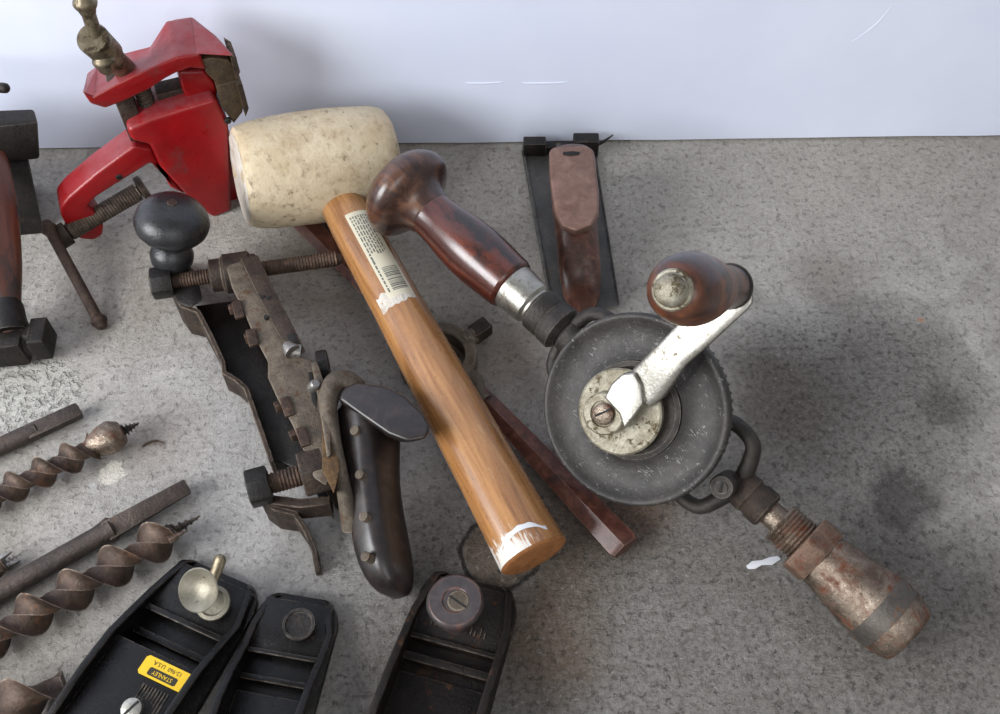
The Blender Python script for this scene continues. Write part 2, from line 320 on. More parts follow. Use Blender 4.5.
class MB:
    def __init__(s): s.bm = bmesh.new()
    def add(s, verts, faces, M=None, bev=0, seg=2, ang=25):
        bm = bmesh.new()
        vs = [bm.verts.new(M @ V(v) if M is not None else V(v)) for v in verts]
        for f in faces:
            try: bm.faces.new([vs[i] for i in f])
            except ValueError: pass
        bmesh.ops.recalc_face_normals(bm, faces=bm.faces)
        if bev:
            es = [e for e in bm.edges if len(e.link_faces) == 2 and e.calc_face_angle(0) > R(ang)]
            bmesh.ops.bevel(bm, geom=es, offset=bev, segments=seg, affect='EDGES', profile=.5, clamp_overlap=True)
        me = bpy.data.meshes.new('t'); bm.to_mesh(me); bm.free(); s.bm.from_mesh(me); bpy.data.meshes.remove(me); return s
    def box(s, c, d, M=None, bev=0.05, seg=2):
        x, y, z = c; a, b, h = d[0] / 2, d[1] / 2, d[2] / 2
        v = [(x + i * a, y + j * b, z + k * h) for i in (-1, 1) for j in (-1, 1) for k in (-1, 1)]
        return s.add(v, [(0, 1, 3, 2), (4, 6, 7, 5), (0, 4, 5, 1), (2, 3, 7, 6), (0, 2, 6, 4), (1, 5, 7, 3)], M, bev, seg)
    def prism(s, bottom, top, M=None, bev=0.05, seg=2, ang=25):
        """two matching 3D loops"""
        n = len(bottom); v = list(bottom) + list(top)
        f = [tuple(range(n))[::-1], tuple(range(n, 2 * n))] + [(i, (i + 1) % n, n + (i + 1) % n, n + i) for i in range(n)]
        return s.add(v, f, M, bev, seg, ang)
    def poly(s, pts, z0, z1, M=None, bev=0.05, seg=2):
        return s.prism([(x, y, z0) for x, y in pts], [(x, y, z1) for x, y in pts], M, bev, seg)
    def rev(s, prof, M=None, seg=40, arc=None):
        """prof: (z, r) pairs, revolved about local z"""
        v = []; f = []; rings = []
        for z, r in prof:
            if r < 1e-4: rings.append([len(v)]); v.append((0, 0, z))
            else:
                rings.append(list(range(len(v), len(v) + seg)))
                v += [(r * math.cos(2 * PI * k / seg), r * math.sin(2 * PI * k / seg), z) for k in range(seg)]
        for a, b in zip(rings, rings[1:]):
            if len(a) == 1 and len(b) == 1: continue
            for k in range(seg):
                k2 = (k + 1) % seg
                if len(a) == 1: f.append((a[0], b[k], b[k2]))
                elif len(b) == 1: f.append((a[k], a[k2], b[0]))
                else: f.append((a[k], a[k2], b[k2], b[k]))
        if len(rings[0]) > 1: f.append(tuple(rings[0])[::-1])
        if len(rings[-1]) > 1: f.append(tuple(rings[-1]))
        return s.add(v, f, M)
    def loft(s, rings, cap=True, M=None, closed=False):
        n = len(rings[0]); v = [p for r in rings for p in r]; f = []
        m = len(rings)
        for i in range(m if closed else m - 1):
            j = (i + 1) % m
            for k in range(n):
                k2 = (k + 1) % n
                f.append((i * n + k, i * n + k2, j * n + k2, j * n + k))
        if cap and not closed:
            f.append(tuple(range(n))[::-1]); f.append(tuple(range((m - 1) * n, m * n)))
        return s.add(v, f, M)
    def tube(s, pts, r, seg=16, sub=6, cap=True, M=None, flat=1., up=(0, 0, 1), closed=False, roundcap=False):
        """smooth sweep; r = radius or list; flat = ratio of the height across 'up'"""
        pts = [V(p) for p in pts]; n = len(pts)
        rs = list(r) if isinstance(r, (list, tuple)) else [r] * n
        if sub > 1 and n > 2:
            P2, R2 = [], []
            cnt = n if closed else n - 1
            for i in range(cnt):
                g = (lambda k: k % n) if closed else (lambda k: min(max(k, 0), n - 1))
                a, b, c, d = (pts[g(i - 1)], pts[g(i)], pts[g(i + 1)], pts[g(i + 2)])
                ra, rb, rc, rd = (rs[g(i - 1)], rs[g(i)], rs[g(i + 1)], rs[g(i + 2)])
                for k in range(sub):
                    u = k / sub
                    h = lambda a, b, c, d: .5 * ((2 * b) + (c - a) * u + (2 * a - 5 * b + 4 * c - d) * u * u + (3 * b - a - 3 * c + d) * u ** 3)
                    P2.append(h(a, b, c, d)); R2.append(max(h(ra, rb, rc, rd), .01))
            if not closed: P2.append(pts[-1]); R2.append(rs[-1])
            pts, rs = P2, R2
        n = len(pts); rings = []
        upv = V(up)
        for i in range(n):
            a = pts[(i - 1) % n] if closed else pts[max(i - 1, 0)]; b = pts[(i + 1) % n] if closed else pts[min(i + 1, n - 1)]
            z = (b - a).normalized(); x = upv - z * upv.dot(z)
            if x.length < .05: x = V((1, 0, .01)) - z * z.x
            x.normalize(); y = z.cross(x)
            rings.append([pts[i] + x * (rs[i] * flat * math.cos(2 * PI * k / seg)) + y * (rs[i] * math.sin(2 * PI * k / seg)) for k in range(seg)])
        if roundcap and not closed:
            def dome(i, sgn):
                a = pts[i]; z = ((pts[i] - pts[i - 1]) if sgn > 0 else (pts[0] - pts[1])).normalized()
                out = []
                for q in (.45, .75, .93, .995):
                    c = math.sqrt(1 - q * q) if q < .999 else .02
                    out.append([a + z * rs[i] * q * .9 + (p - a) * c for p in rings[i]])
                return out
            e = dome(n - 1, 1); st = dome(0, -1)
            rings = st[::-1] + rings + e
        return s.loft(rings, cap, M, closed)
    def text(s, body, size, M, depth=.02, sx=1.):
        c = bpy.data.curves.new('t', 'FONT'); c.body = body; c.size = size; c.extrude = depth; c.align_x = 'CENTER'; c.align_y = 'CENTER'; c.resolution_u = 3
        o = bpy.data.objects.new('t', c); COL.objects.link(o)
        dg = bpy.context.evaluated_depsgraph_get(); me = bpy.data.meshes.new_from_object(o.evaluated_get(dg))
        me.transform(M @ Matrix.Diagonal((sx, 1, 1, 1))); s.bm.from_mesh(me)
        bpy.data.objects.remove(o); bpy.data.meshes.remove(me); return s
    def jitter(s, amt, scale):
        for v in s.bm.verts:
            v.co += noise.noise_vector(v.co * scale) * amt
        return s
    def build(s, name, m, parent=None, sharp=38, label=None, sub=0):
        me = bpy.data.meshes.new(name)
        bmesh.ops.remove_doubles(s.bm, verts=s.bm.verts, dist=.0008)
        bmesh.ops.scale(s.bm, vec=(S, S, S), verts=s.bm.verts); s.bm.to_mesh(me); s.bm.free()
        me.shade_smooth(); me.set_sharp_from_angle(angle=R(sharp))
        me.materials.append(MATS[m])
        o = bpy.data.objects.new(name, me); COL.objects.link(o)
        if parent is not None: o.parent = parent.o if isinstance(parent, Thing) else parent
        if label: o['label'] = label
        if sub:
            md = o.modifiers.new('s', 'SUBSURF'); md.levels = md.render_levels = sub
        return o

def hexprof(r, n=6, ph=0):
    return [(r * math.cos(2 * PI * k / n + ph), r * math.sin(2 * PI * k / n + ph)) for k in range(n)]
def threads(z0, z1, r, pitch=.12, d=.05):
    out = []; z = z0
    while z < z1: out += [(z, r - d), (z + pitch / 2, r)]; z += pitch
    return out + [(z1, r - d)]
def single(name, label, cat, mb, m, loc=(0, 0, 0), group=None, **kw):
    for v in mb.bm.verts: v.co -= V(loc)
    o = mb.build(name, m, None, **kw); o.location = V(loc) * S
    o['label'] = label; o['category'] = cat
    if group: o['group'] = group
    return o

# ================================================================== SETTING
mb = MB(); n = 2
mb.add([(-160, -120, 0), (160, -120, 0), (160, 160, 0), (-160, 160, 0)], [(0, 1, 2, 3)])
o = mb.build('floor', 'concrete'); o['kind'] = 'structure'
wa, wb = P(50, 150), P(995, 137)
wd = (wb - wa).normalized(); wn = V((-wd.y, wd.x, 0))       # along the wall, away from camera
def wallpt(u, z, d=0): return wa + wd * u + wn * d + V((0, 0, z))
mb = MB()
N = 60
lo = []; 
for k in range(N + 1):
    u = -110 + 260 * k / N
    lo.append((u, .18 + .12 * noise.noise(V((u * .15, 3, 1)))))
fb = [wallpt(u, z) for u, z in lo] + [wallpt(150, 110), wallpt(-110, 110)]
bb = [p + wn * .8 for p in fb]
mb.prism(fb, bb, bev=0)
for px, w in ((481, 1.9), (541, 2.3)):       # two small creases in the sheet
    p = PP(px, 83, wa, wn)
    mb.tube([p - wd * w * .5 + V((0, 0, .1)) + wn * .02, p - wd * w * .4, p + wd * w * .5, p + wd * w * .8 + V((0, 0, .12)) + wn * .02], [.01, .05, .05, .01], 8, 4)
p, q = PP(852, 42, wa, wn), PP(893, 4, wa, wn)
mb.tube([p, (p + q) / 2 + V((.3, 0, 0)), q], [.01, .025, .01], 8, 4)
o = mb.build('wall_back', 'white_board', sharp=60); o['kind'] = 'structure'
# wall behind the sheet, coloured near-black, showing through the gap below
mb = MB(); mb.prism([wallpt(-110, 0, 1.2), wallpt(150, 0, 1.2), wallpt(150, 0, 3), wallpt(-110, 0, 3)],
                    [wallpt(-110, 110, 1.2), wallpt(150, 110, 1.2), wallpt(150, 110, 3), wallpt(-110, 110, 3)], bev=0)
o = mb.build('wall_rear', 'groove_dark'); o['kind'] = 'structure'

# ================================================================== RED BENCH VISE
v0 = P(213, 218, 0); v1 = P(66, 257, 0)
vu = (v1 - v0).normalized(); vn = V((vu.y, -vu.x, 0))
if vn.y < 0: vn = -vn                        # into the scene
M = Matrix((vu * -1, vn, V((0, 0, 1)))).transposed().to_4x4(); M.translation = v0
vise = Thing('bench_vise', 'red painted clamp-on bench vise lying on its side against the white wall', 'vise', M)
def VF(px, py, y=0): return vise.h(px, py, y, 1)
def vprism(mb, pix, y0, y1, bev=.25, yb=None, seg=4):
    pts = [VF(px, py, y0) for px, py in pix]
    back = [V((p.x, y1, p.z)) for p in pts]
    return mb.prism(pts, back, bev=bev, seg=seg)
# fixed body
mb = MB()
vprism(mb, [(127, 130), (150, 119), (185, 108), (216, 99), (229, 124), (230, 160), (232, 212), (213, 219), (186, 196), (160, 168), (150, 146), (132, 142)], 0, 2.9, .3)
vprism(mb, [(222, 120), (236, 150), (247, 202), (222, 212)], 1.1, 2.9, .2)
mb.build('body', 'red_paint', vise, sharp=30)
mb = MB()      # clamp arm
vprism(mb, [(134, 146), (152, 150), (163, 170), (186, 196), (170, 188), (160, 168), (150, 164), (118, 184), (96, 198), (88, 207), (95, 213), (104, 226), (103, 236), (94, 241), (80, 240), (68, 229), (61, 217), (60, 208), (68, 198), (96, 174)], .3, 2.2, .3)
mb.build('clamp_arm', 'red_paint', vise, sharp=30)
# moving jaw
def loops(front, back, y0, y1, mb, bev=.25):
    return mb.prism([VF(a_, b_, y0) for a_, b_ in front], [VF(a_, b_, y1) for a_, b_ in back], bev=bev, seg=3)
mb = MB()
fr = [(82, 92), (93, 97), (115, 85), (150, 68), (178, 57), (200, 54), (206, 70), (190, 68), (176, 73), (165, 79), (150, 89), (125, 101), (105, 109), (90, 104)]
bk_ = [(86, 74), (98, 64), (122, 53), (150, 46), (166, 20), (192, 17), (212, 50), (200, 52), (188, 55), (176, 58), (164, 62), (138, 70), (118, 76), (100, 80)]
loops(fr, bk_, 0, 3.3, mb)
zt_ = VF(198, 55, 0).z
tp_ = [(176, 58), (200, 54), (234, 56), (216, 36), (192, 17), (172, 20)]
mb.prism([vise.P(a_, b_, zt_ - .6) for a_, b_ in tp_], [vise.P(a_, b_, zt_ + .05) for a_, b_ in tp_], bev=.12, seg=3)
mb.build('moving_jaw', 'red_paint', vise, sharp=30)
def jawplate(pix, y0, y1, name):
    mb = MB(); pts = [VF(*p, y0) for p in pix]
    mb.prism(pts, [V((p.x, y1, p.z)) for p in pts], bev=.08)
    xr = max(p.x for p in pts)
    zr = sum(p.z for p in pts) / len(pts)
    hz = (max(p.z for p in pts) - min(p.z for p in pts)) / 2
    for k in range(7):     # teeth on the gripping end
        y = y0 + (k + .5) * (y1 - y0) / 7
        mb.prism([(xr - .2, y - .3, zr - hz * .8), (xr + .12, y, zr - hz * .6), (xr - .2, y + .3, zr - hz * .8)], [(xr - .2, y - .3, zr + hz * .8), (xr + .12, y, zr + hz * .6), (xr - .2, y + .3, zr + hz * .8)], bev=0)
    mb.build(name, 'rusty_jaw', vise)
jawplate([(200, 60), (212, 58), (228, 60), (237, 68), (239, 80), (218, 85), (207, 74)], .1, 1.6, 'jaw_plate')
jawplate([(216, 86), (237, 80), (243, 94), (243, 112), (234, 124), (222, 108)], .1, 1.9, 'jaw_plate')
mb = MB()
vprism(mb, [(178, 72), (206, 71), (216, 84), (218, 98), (190, 106), (182, 90)], .9, 2.8, .2)
mb.build('jaw_neck', 'red_paint', vise)
# slide bar, screw, hub and handle
hubc = vise.L(P(101, 55, 14.4)); 
zt = VF(112, 86, 2).z; zb = VF(148, 116, 2).z
slide = MB(); 
slide.box((VF(128, 110, 1).x, 1.6, (zt + zb) / 2), (1.0, 1.6, abs(zt - zb) + 2.6), bev=.1)
slide.box((VF(172, 95, 1).x, 1.9, (zt + zb) / 2 + .1), (1.7, 1.2, .9), bev=.1)
slide.build('slide_bar', 'brown_iron', vise)
# main screw stands upright through the jaw
mx = VF(146, 100, 1.5).x
mb = MB(); mb.rev(threads(zb - 1.5, zt + .6, .5, .3, .08), T(mx, 1.5, 0), 24); mb.build('main_screw', 'brown_iron', vise)
tp = vise.L(P(117, 62, 12.2)); hp = vise.L(P(92, 38, 14.9))
hm = frame(tp, hp)
L = (hp - tp).length
mb = MB(); mb.rev([(-1.2, .62), (L * .35, .62), (L * .37, .8), (L - .1, .85), (L, .78), (L, 0)], hm, 28)
hub = mb.build('screw_hub', 'brass_screw', vise)
c = vise.L(P(100, 48, 14.0)); e0 = vise.L(P(85, 3, 16.6)); e1 = vise.L(P(104, 61, 13.4))
mb = MB(); mb.tube([e1, e0], [.36, .36], 16, 1)
for p in (e0, e1): mb.tube([p - (e0 - e1).normalized() * .35, p, p + (e0 - e1).normalized() * .35], [.45, .62, .45], 16, 4, roundcap=True)
mb.build('handle', 'brass_screw', vise)
# clamp screw
s0 = vise.L(P(52, 242, 1.6)); s1 = vise.L(P(146, 187, 2.6))
fm = frame(s0, s1); L = (s1 - s0).length
mb = MB(); mb.rev([(0, .0), (0, .74), (1.1, .74), (1.1, .42)] + threads(1.2, L - .6, .58, .18, .04) + [(L - .5, .3), (L - .4, .85), (L - .05, .85), (L, .6), (L, 0)], fm, 24)
mb.build('clamp_screw', 'brown_iron', vise)
e0 = vise.L(P(49, 229, 2.7)); e1 = vise.L(P(99, 321, .45))
mb = MB(); mb.tube([e0, e1], .33, 14, 1)
dd = (e1 - e0).normalized()
for p in (e0, e1): mb.tube([p - dd * .3, p, p + dd * .25], [.36, .5, .36], 14, 4, roundcap=True)
mb.build('clamp_handle', 'rust_iron', vise)
# rivet at left; right dark disc stands in for a shaded recess hole
mb = MB()
for px, py in ((119, 177), (228, 121)):
    mb = MB()
    p = VF(px, py, 0.3 if px < 200 else -.0); mb.rev([(-.1, .22), (.04, .2), (.08, .12), (.08, 0)], T(*p) @ RX(90), 16)
    mb.build('rivet', 'dark_iron', vise)

# ================================================================== dark iron block and hammer at the left edge
M = T(*P(8, 238, 0)); blk = Thing('anvil_block', 'dark iron block standing against the wall at the left edge', 'anvil', M)
mb = MB()
a = [blk.P(44, 236), blk.P(-40, 246), blk.P(-46, 190), blk.P(36, 180)]
tz = 7.5
top = [blk.L(P(38, 118, tz)), blk.L(P(-50, 128, tz)), blk.L(P(-50, 105, tz)), blk.L(P(37, 104, tz))]
q = lambda p, z: V((p[0], p[1], z))
base = [blk.P(44, 234), blk.P(-60, 244), blk.P(-60, 190), blk.P(34, 186)]
mid = [blk.P(30, 168, 4.2), blk.P(-70, 176, 4.2), blk.P(-70, 140, 4.2), blk.P(24, 136, 4.2)]
mb.prism([q(p, 0) for p in base], mid, bev=.15)
m2 = [blk.P(40, 160, 4.3), blk.P(-70, 170, 4.3), blk.P(-70, 140, 4.3), blk.P(37, 140, 4.3)]
t2_ = [blk.P(38, 122, 7.0), blk.P(-70, 134, 7.0), blk.P(-70, 112, 7.0), blk.P(34, 108, 7.0)]
mb.prism(m2, t2_, bev=.2)
rb = [blk.P(24, 236, .1), blk.P(10, 238, .1), blk.P(-12, 160, 4.4), blk.P(4, 158, 4.4)]
mb.build('body', 'hatch_iron', blk)
mb = MB(); e = blk.L(P(5, 88, 9.6)); mb.tube([e + V((-6, 1, -.5)), e], .3, 12, 1, roundcap=True); mb.build('rod', 'dark_iron', blk)

hm0 = P(11, 336, 1.9); hm1 = P(-13, 190, 5.2)
ham = Thing('hammer', 'hammer with reddish brown wooden handle and dark iron head at the left edge', 'hammer', frame(hm0, hm1))
L = (hm1 - hm0).length
mb = MB(); mb.tube([(0, 0, .6), (0, 0, 2.0), (0, 0, 4.5), (0, 0, 8.0), (0, 0, 11), (0, 0, L + 2)], [.72, .85, 1.25, 1.5, 1.4, 1.2], 24, 5, flat=.8, up=(1, 0, 0), roundcap=True)
mb.build('handle', 'hammer_wood', ham)
mb = MB()
hl = [ham.P(50, 338, 1.3), ham.P(-30, 345, 1.3)]
hm_ = frame(hl[0], hl[1], ham.D((0, 0, 1)))
mb.poly([(.9, -.8), (.8, -.9), (-.8, -.9), (-.9, -.8), (-.9, .8), (-.8, .9), (.8, .9), (.9, .8)], 0, .9, hm_, bev=.08)
mb.poly(hexprof(.95, 8, PI / 8), .8, 1.5, hm_, bev=.1)
mb.poly([(1., -1.15), (-1., -1.15), (-1., 1.15), (1., 1.15)], 1.2, 5.0, hm_, bev=.25)
mb.build('head', 'hatch_iron', ham)
mb = MB(); mb.rev([(.2, 1.0), (1.7, .92), (2.1, .8)], None, 24); mb.build('collar', 'dark_iron', ham)

# ================================================================== AUGER BITS
def auger_ribbon(mb, z0, z1, r, core, halfpitch, thick=.22, ph=0., n_per=26, taper=None):
    n = int((z1 - z0) / halfpitch * n_per); rings = []
    for i in range(n + 1):
        z = z0 + (z1 - z0) * i / n; a = ph + PI * (z - z0) / halfpitch
        rr = r * (taper(i / n) if taper else 1)
        ring = []
        for k in range(24):
            u = 2 * PI * k / 24; cx = math.cos(u); sx_ = math.sin(u)
            x = rr * (abs(cx) ** .9) * (1 if cx >= 0 else -1); y = (core * (1 - abs(cx)) ** 1.3 * 1.25 + thick) * sx_
            # curl the flank tips forward
            dz = .25 * halfpitch * (abs(x) / r) ** 2 * (.0)
            ring.append((x * math.cos(a) - y * math.sin(a), x * math.sin(a) + y * math.cos(a), z + dz))
        rings.append(ring)
    return mb.loft(rings)
def bit_frame(x0, y0, z0, x1, y1, z1): 
    a, b = P(x0, y0, z0), P(x1, y1, z1); return frame(a, b), (b - a).length
G = 'old auger bits at the left'
def leadscrew(mb, z0, z1, r):
    n = 90; rings = []
    for i in range(n + 1):
        u = i / n; z = z0 + (z1 - z0) * u; a = u * 2 * PI * 5; rr = r * (1 - u * .85)
        ring = []
        for k in range(12):
            t_ = 2 * PI * k / 12; w = rr * (.62 + .5 * max(0, math.cos(t_ - a)) ** 2)
            ring.append((w * math.cos(t_), w * math.sin(t_), z))
        rings.append(ring)
    mb.loft(rings)
# shank with square tang, upper
M, L = bit_frame(-60, 474, .6, 80, 410, .6)
t1 = Thing('auger_bit', 'plain round bit shank with squared end, beside the pale pitted patch', 'drill bit', M, G)
mb = MB(); mb.tube([(0, 0, 0), (0, 0, L - 2.4)], .5, 20, 1); mb.build('shank', 'shank_steel', t1)
mb = MB(); a = [(.5, .5), (-.5, .5), (-.5, -.5), (.5, -.5)]
mb.prism([(x * .85, y * .85, L - 2.9) for x, y in a], [(x * .8, y * .8, L) for x, y in a], bev=.1, M=RZ(20)); mb.build('tang', 'shank_steel', t1)
# spiral with chrome head, upper
M, L = bit_frame(-60, 524, .95, 139, 423, 1.15)
t2 = Thing('auger_bit', 'spiral auger bit with bright round cutting head, beside the white splash', 'drill bit', M, G)
zc = t2.P(92, 440, 1).z
mb = MB(); auger_ribbon(mb, 0, zc, .9, .3, 1.5, .09, .4); mb.build('spiral', 'auger_steel', t2)
mb = MB(); zh = t2.P(125, 432, 1).z
mb.rev([(zc - .5, .35), (zc - .1, .6), (zc + .4, .82), (zc + 1.0, .92), (zh - .5, .86), (zh - .1, .6), (zh, .25)], None, 32)
mb.build('cutting_head', 'chuck_steel', t2)
mb = MB(); leadscrew(mb, zh - .15, L, .42); mb.build('lead_screw', 'dark_iron', t2)
# shank with long square taper, middle
M, L = bit_frame(-60, 626, .85, 188, 486, .75)
t3 = Thing('auger_bit', 'thick bit shank with long square tapered end, pointing at the tool with side bolts', 'drill bit', M, G)
zs = t3.P(108, 535, .8).z
mb = MB(); mb.rev([(0, .54), (zs - .4, .54), (zs + .3, .68), (zs + .6, .4)], None, 24); mb.build('shank', 'shank_steel', t3)
mb = MB(); w = .52
mb.prism([(x * w, y * w, zs) for x, y in ((1, 1), (-1, 1), (-1, -1), (1, -1))], [(x * .40, y * .40, L) for x, y in ((1, 1), (-1, 1), (-1, -1), (1, -1))], bev=.08, M=RZ(28)); mb.build('tang', 'shank_steel', t3)
# long spiral, lower
M, L = bit_frame(-70, 673, 1.15, 200, 516, 1.15)
t4 = Thing('auger_bit', 'long rusty spiral auger bit with pointed tip, lying below the thick square shank', 'drill bit', M, G)
zc = t4.P(172, 532, 1).z
mb = MB(); auger_ribbon(mb, 0, zc, 1.12, .34, 2.12, .09, 1.2); mb.build('spiral', 'auger_steel', t4)
mb = MB(); mb.prism([(1.0, -.12, zc - .3), (-1.0, -.12, zc - .3), (-1.0, .16, zc - .3), (1., .16, zc - .3)], [(1.0, -.1, zc + .2), (-1.0, -.1, zc + .2), (-1.0, .12, zc + .2), (1., .12, zc + .2)], bev=.04, M=RZ(50))
mb.prism([(.95, -.1, zc), (.55, -.1, zc), (.55, .1, zc), (.95, .1, zc)], [(.95, -.04, zc + .7), (.85, -.04, zc + .7), (.85, .04, zc + .7), (.95, .04, zc + .7)], bev=.02, M=RZ(50))
mb.build('cutting_lip', 'auger_steel', t4)
mb = MB(); leadscrew(mb, zc - .1, L, .4); mb.build('lead_screw', 'shank_steel', t4)
# small tip at the left edge
M, L = bit_frame(-50, 590, .7, 22, 553, .7)
t5 = Thing('auger_bit', 'small bit tip with two bright cutters poking in at the left edge', 'drill bit', M, G)
mb = MB(); auger_ribbon(mb, 0, L - .9, .62, .25, 1.3, .16, .2); mb.build('spiral', 'auger_steel', t5)
mb = MB(); leadscrew(mb, L - 1.0, L, .2)
for s_ in (-1, 1): mb.prism([(s_ * .6, -.2, L - 1.2), (s_ * .2, -.2, L - 1.2), (s_ * .2, .2, L - 1.2), (s_ * .6, .2, L - 1.2)], [(s_ * .6, -.03, L - .3), (s_ * .5, -.03, L - .3), (s_ * .5, .03, L - .3), (s_ * .6, .03, L - .3)], bev=.02)
mb.build('cutting_head', 'bright_steel', t5)
# big flights in the bottom left corner
M, L = bit_frame(-80, 748, 1.3, 64, 682, 1.3)
t6 = Thing('auger_bit', 'wide spiral bit end in the bottom left corner', 'drill bit', M, G)
mb = MB(); auger_ribbon(mb, 0, L, 1.25, .28, 3.0, .08, .9, taper=lambda u: 1 if u < .93 else 1 - (u - .93) * 6); mb.build('spiral', 'auger_steel', t6)

# ================================================================== COMBINATION PLANE (frame tool with knob and tote)
M = T(*P(270, 420, 0)); cp = Thing('combination_plane', 'rusty iron combination plane with black front knob, side bolts and dark wooden handle', 'hand plane', M)
def cpp(pts, z): return [cp.P(x, y, z) for x, y in pts]
# outer skate / fence plates: edge-on plates whose top edge shows
def plate(mb, pts, th, zb=0.):
    """pts: (px,py,ztop); vertical plate down to zb"""
    tp = [cp.P(x, y, z) for x, y, z in pts]
    n = len(tp); vs = []; fs = []
    for i, p in enumerate(tp):
        a = tp[max(i - 1, 0)]; b = tp[min(i + 1, n - 1)]; d = (b - a); d.z = 0; d.normalize(); s_ = V((-d.y, d.x, 0)) * th / 2
        z_b = zb[i] if isinstance(zb, (list, tuple)) else zb
        vs += [p + s_, p - s_, V((p.x, p.y, z_b)) - s_, V((p.x, p.y, z_b)) + s_]
    for i in range(n - 1):
        for k in range(4): fs.append((i * 4 + k, i * 4 + (k + 1) % 4, i * 4 + 4 + (k + 1) % 4, i * 4 + 4 + k))
    fs += [(0, 1, 2, 3), tuple(range(n * 4 - 4, n * 4))[::-1]]
    return mb.add(vs, fs, bev=.04, seg=1, ang=50)
mb = MB()
plate(mb, [(172, 290, 2.9), (182, 305, 2.7), (198, 311, 2.5), (210, 334, 2.2), (223, 362, 2.0), (224, 372, 1.8), (236, 379, 1.7), (246, 388, 1.7), (259, 425, 1.6), (272, 462, 1.5)], .28, .05)
mb.build('skate', 'brown_iron', cp)
mb = MB()
plate(mb, [(262, 498, 2.3), (275, 508, 2.2), (295, 513, 2.0), (306, 530, 1.6), (314, 550, 1.0), (318, 572, .5)], .28, .02)
plate(mb, [(262, 498, 2.4), (300, 503, 2.5), (330, 500, 2.5)], .5, 1.2)
mb.build('skate', 'brown_iron', cp)
# dark sheet added as the shade in the gap between skate and body
mb = MB(); b_ = [(196, 306), (240, 300), (296, 372), (330, 470), (334, 520), (300, 470), (272, 458), (246, 388), (226, 368)]
mb.prism(cpp(b_, .3), cpp(b_, .9), bev=.05); mb.build('gap_shade', 'dark_iron', cp)
# main body beam
bt = [(226, 266), (236, 257), (250, 257), (262, 282), (275, 310), (288, 338), (297, 356), (312, 360), (320, 372), (324, 400), (330, 440), (334, 470), (326, 486), (314, 478), (304, 452), (292, 424), (278, 400), (268, 378), (268, 362), (255, 338), (243, 310), (232, 288)]
mb = MB(); mb.prism(cpp(bt, 1.6), cpp(bt, 4.1), bev=.12)
mb.build('body_casting', 'dusty_iron', cp)
mb = MB(); rt = [(240, 258), (258, 255), (273, 288), (289, 318), (306, 352), (294, 357), (277, 332), (257, 294)]
mb.prism(cpp(rt, 2.4), cpp(rt, 4.25), bev=.08)
mb.build('top_rail', 'brown_iron', cp)
# slots and holes in the beam
mb = MB()
for px, py in ((262, 297), (268, 298), (266, 317)):
    mb.rev([(-.2, .12), (.04, .12), (.04, 0)], T(*cp.P(px, py, 4.26)), 12)
sl = [(286, 335), (294, 333), (300, 345), (292, 347)]
mb.prism(cpp(sl, 4.2), cpp(sl, 4.32), bev=.02)
sl = [(308, 372), (312, 372), (317, 395), (316, 408), (312, 402)]
mb.prism(cpp(sl, 4.05), cpp(sl, 4.14), bev=.02)
mb.build('slot', 'groove_dark', cp)
# raised slotted cheek and clamp nut
mb = MB(); ck = [(311, 362), (317, 361), (325, 385), (330, 425), (331, 455), (327, 458), (320, 410)]
mb.prism(cpp(ck, 3.9), cpp(ck, 4.8), bev=.1); mb.build('cheek', 'dusty_iron', cp)
mb = MB(); ro = [(318, 392), (326, 390), (334, 430), (340, 470), (334, 494), (322, 470), (322, 430)]
mb.prism(cpp(ro, 2.2), cpp(ro, 4.5), bev=.1); mb.build('cheek', 'rust_orange', cp)
def bolt(px, py, z, ex, ey, ez, r, n=4, head=.35, name='bolt', m='rust_iron'):
    a = cp.P(px, py, z); b = cp.P(ex, ey, ez); fm = frame(a, b); mb = MB()
    mb.poly(hexprof(r, n, .4), 0, head, fm, bev=.06); L = (b - a).length
    mb.rev([(head, r * .55), (L, r * .55)], fm, 14)
    return mb.build(name, m, cp)
bolt(229, 310, 3.4, 243, 306, 3.4, .34)
bolt(245, 339, 3.4, 260, 334, 3.4, .34)
bolt(275, 408, 3.4, 292, 402, 3.4, .34)
bolt(290, 437, 3.4, 308, 430, 3.4, .34)
for (a, b) in (((236, 302), (240, 318)), ((250, 330), (254, 346)), ((284, 398), (290, 416)), ((300, 428), (306, 446))):
    fm = frame(cp.P(*a, 4.14), cp.P(*b, 4.14)); L = (cp.P(*b, 4.14) - cp.P(*a, 4.14)).length
    mb = MB(); mb.box((0, 0, L / 2), (.22, .5, L), fm, bev=.05); mb.build('locking_plate', 'rust_iron', cp)
a = cp.P(323, 362, 3.6); mb = MB(); fm = frame(cp.P(308, 352, 3.8), cp.P(330, 378, 3.8))
mb.tube([cp.P(300, 352, 4.0), cp.P(288, 350, 4.2)], .42, 16, 1); mb.rev([(-.5, .3), (0, .45), (.1, .45)], frame(cp.P(292, 351, 4.4), cp.P(300, 360, 4.4)), 16)
mb.build('clamp_screw', 'bright_steel', cp)
mb = MB(); fm = frame(cp.P(318, 372, 3.2), cp.P(334, 369, 3.2)); mb.poly(hexprof(1.15, 12), 0, .65, fm, bev=.12); mb.build('thumb_nut', 'dark_iron', cp)
mb = MB(); mb.rev([(0, .28), (.5, .28), (.62, .2), (.62, 0)], frame(cp.P(312, 388, 4.6), cp.P(317, 382, 5.3)), 16); mb.build('adjusting_screw', 'bright_steel', cp)
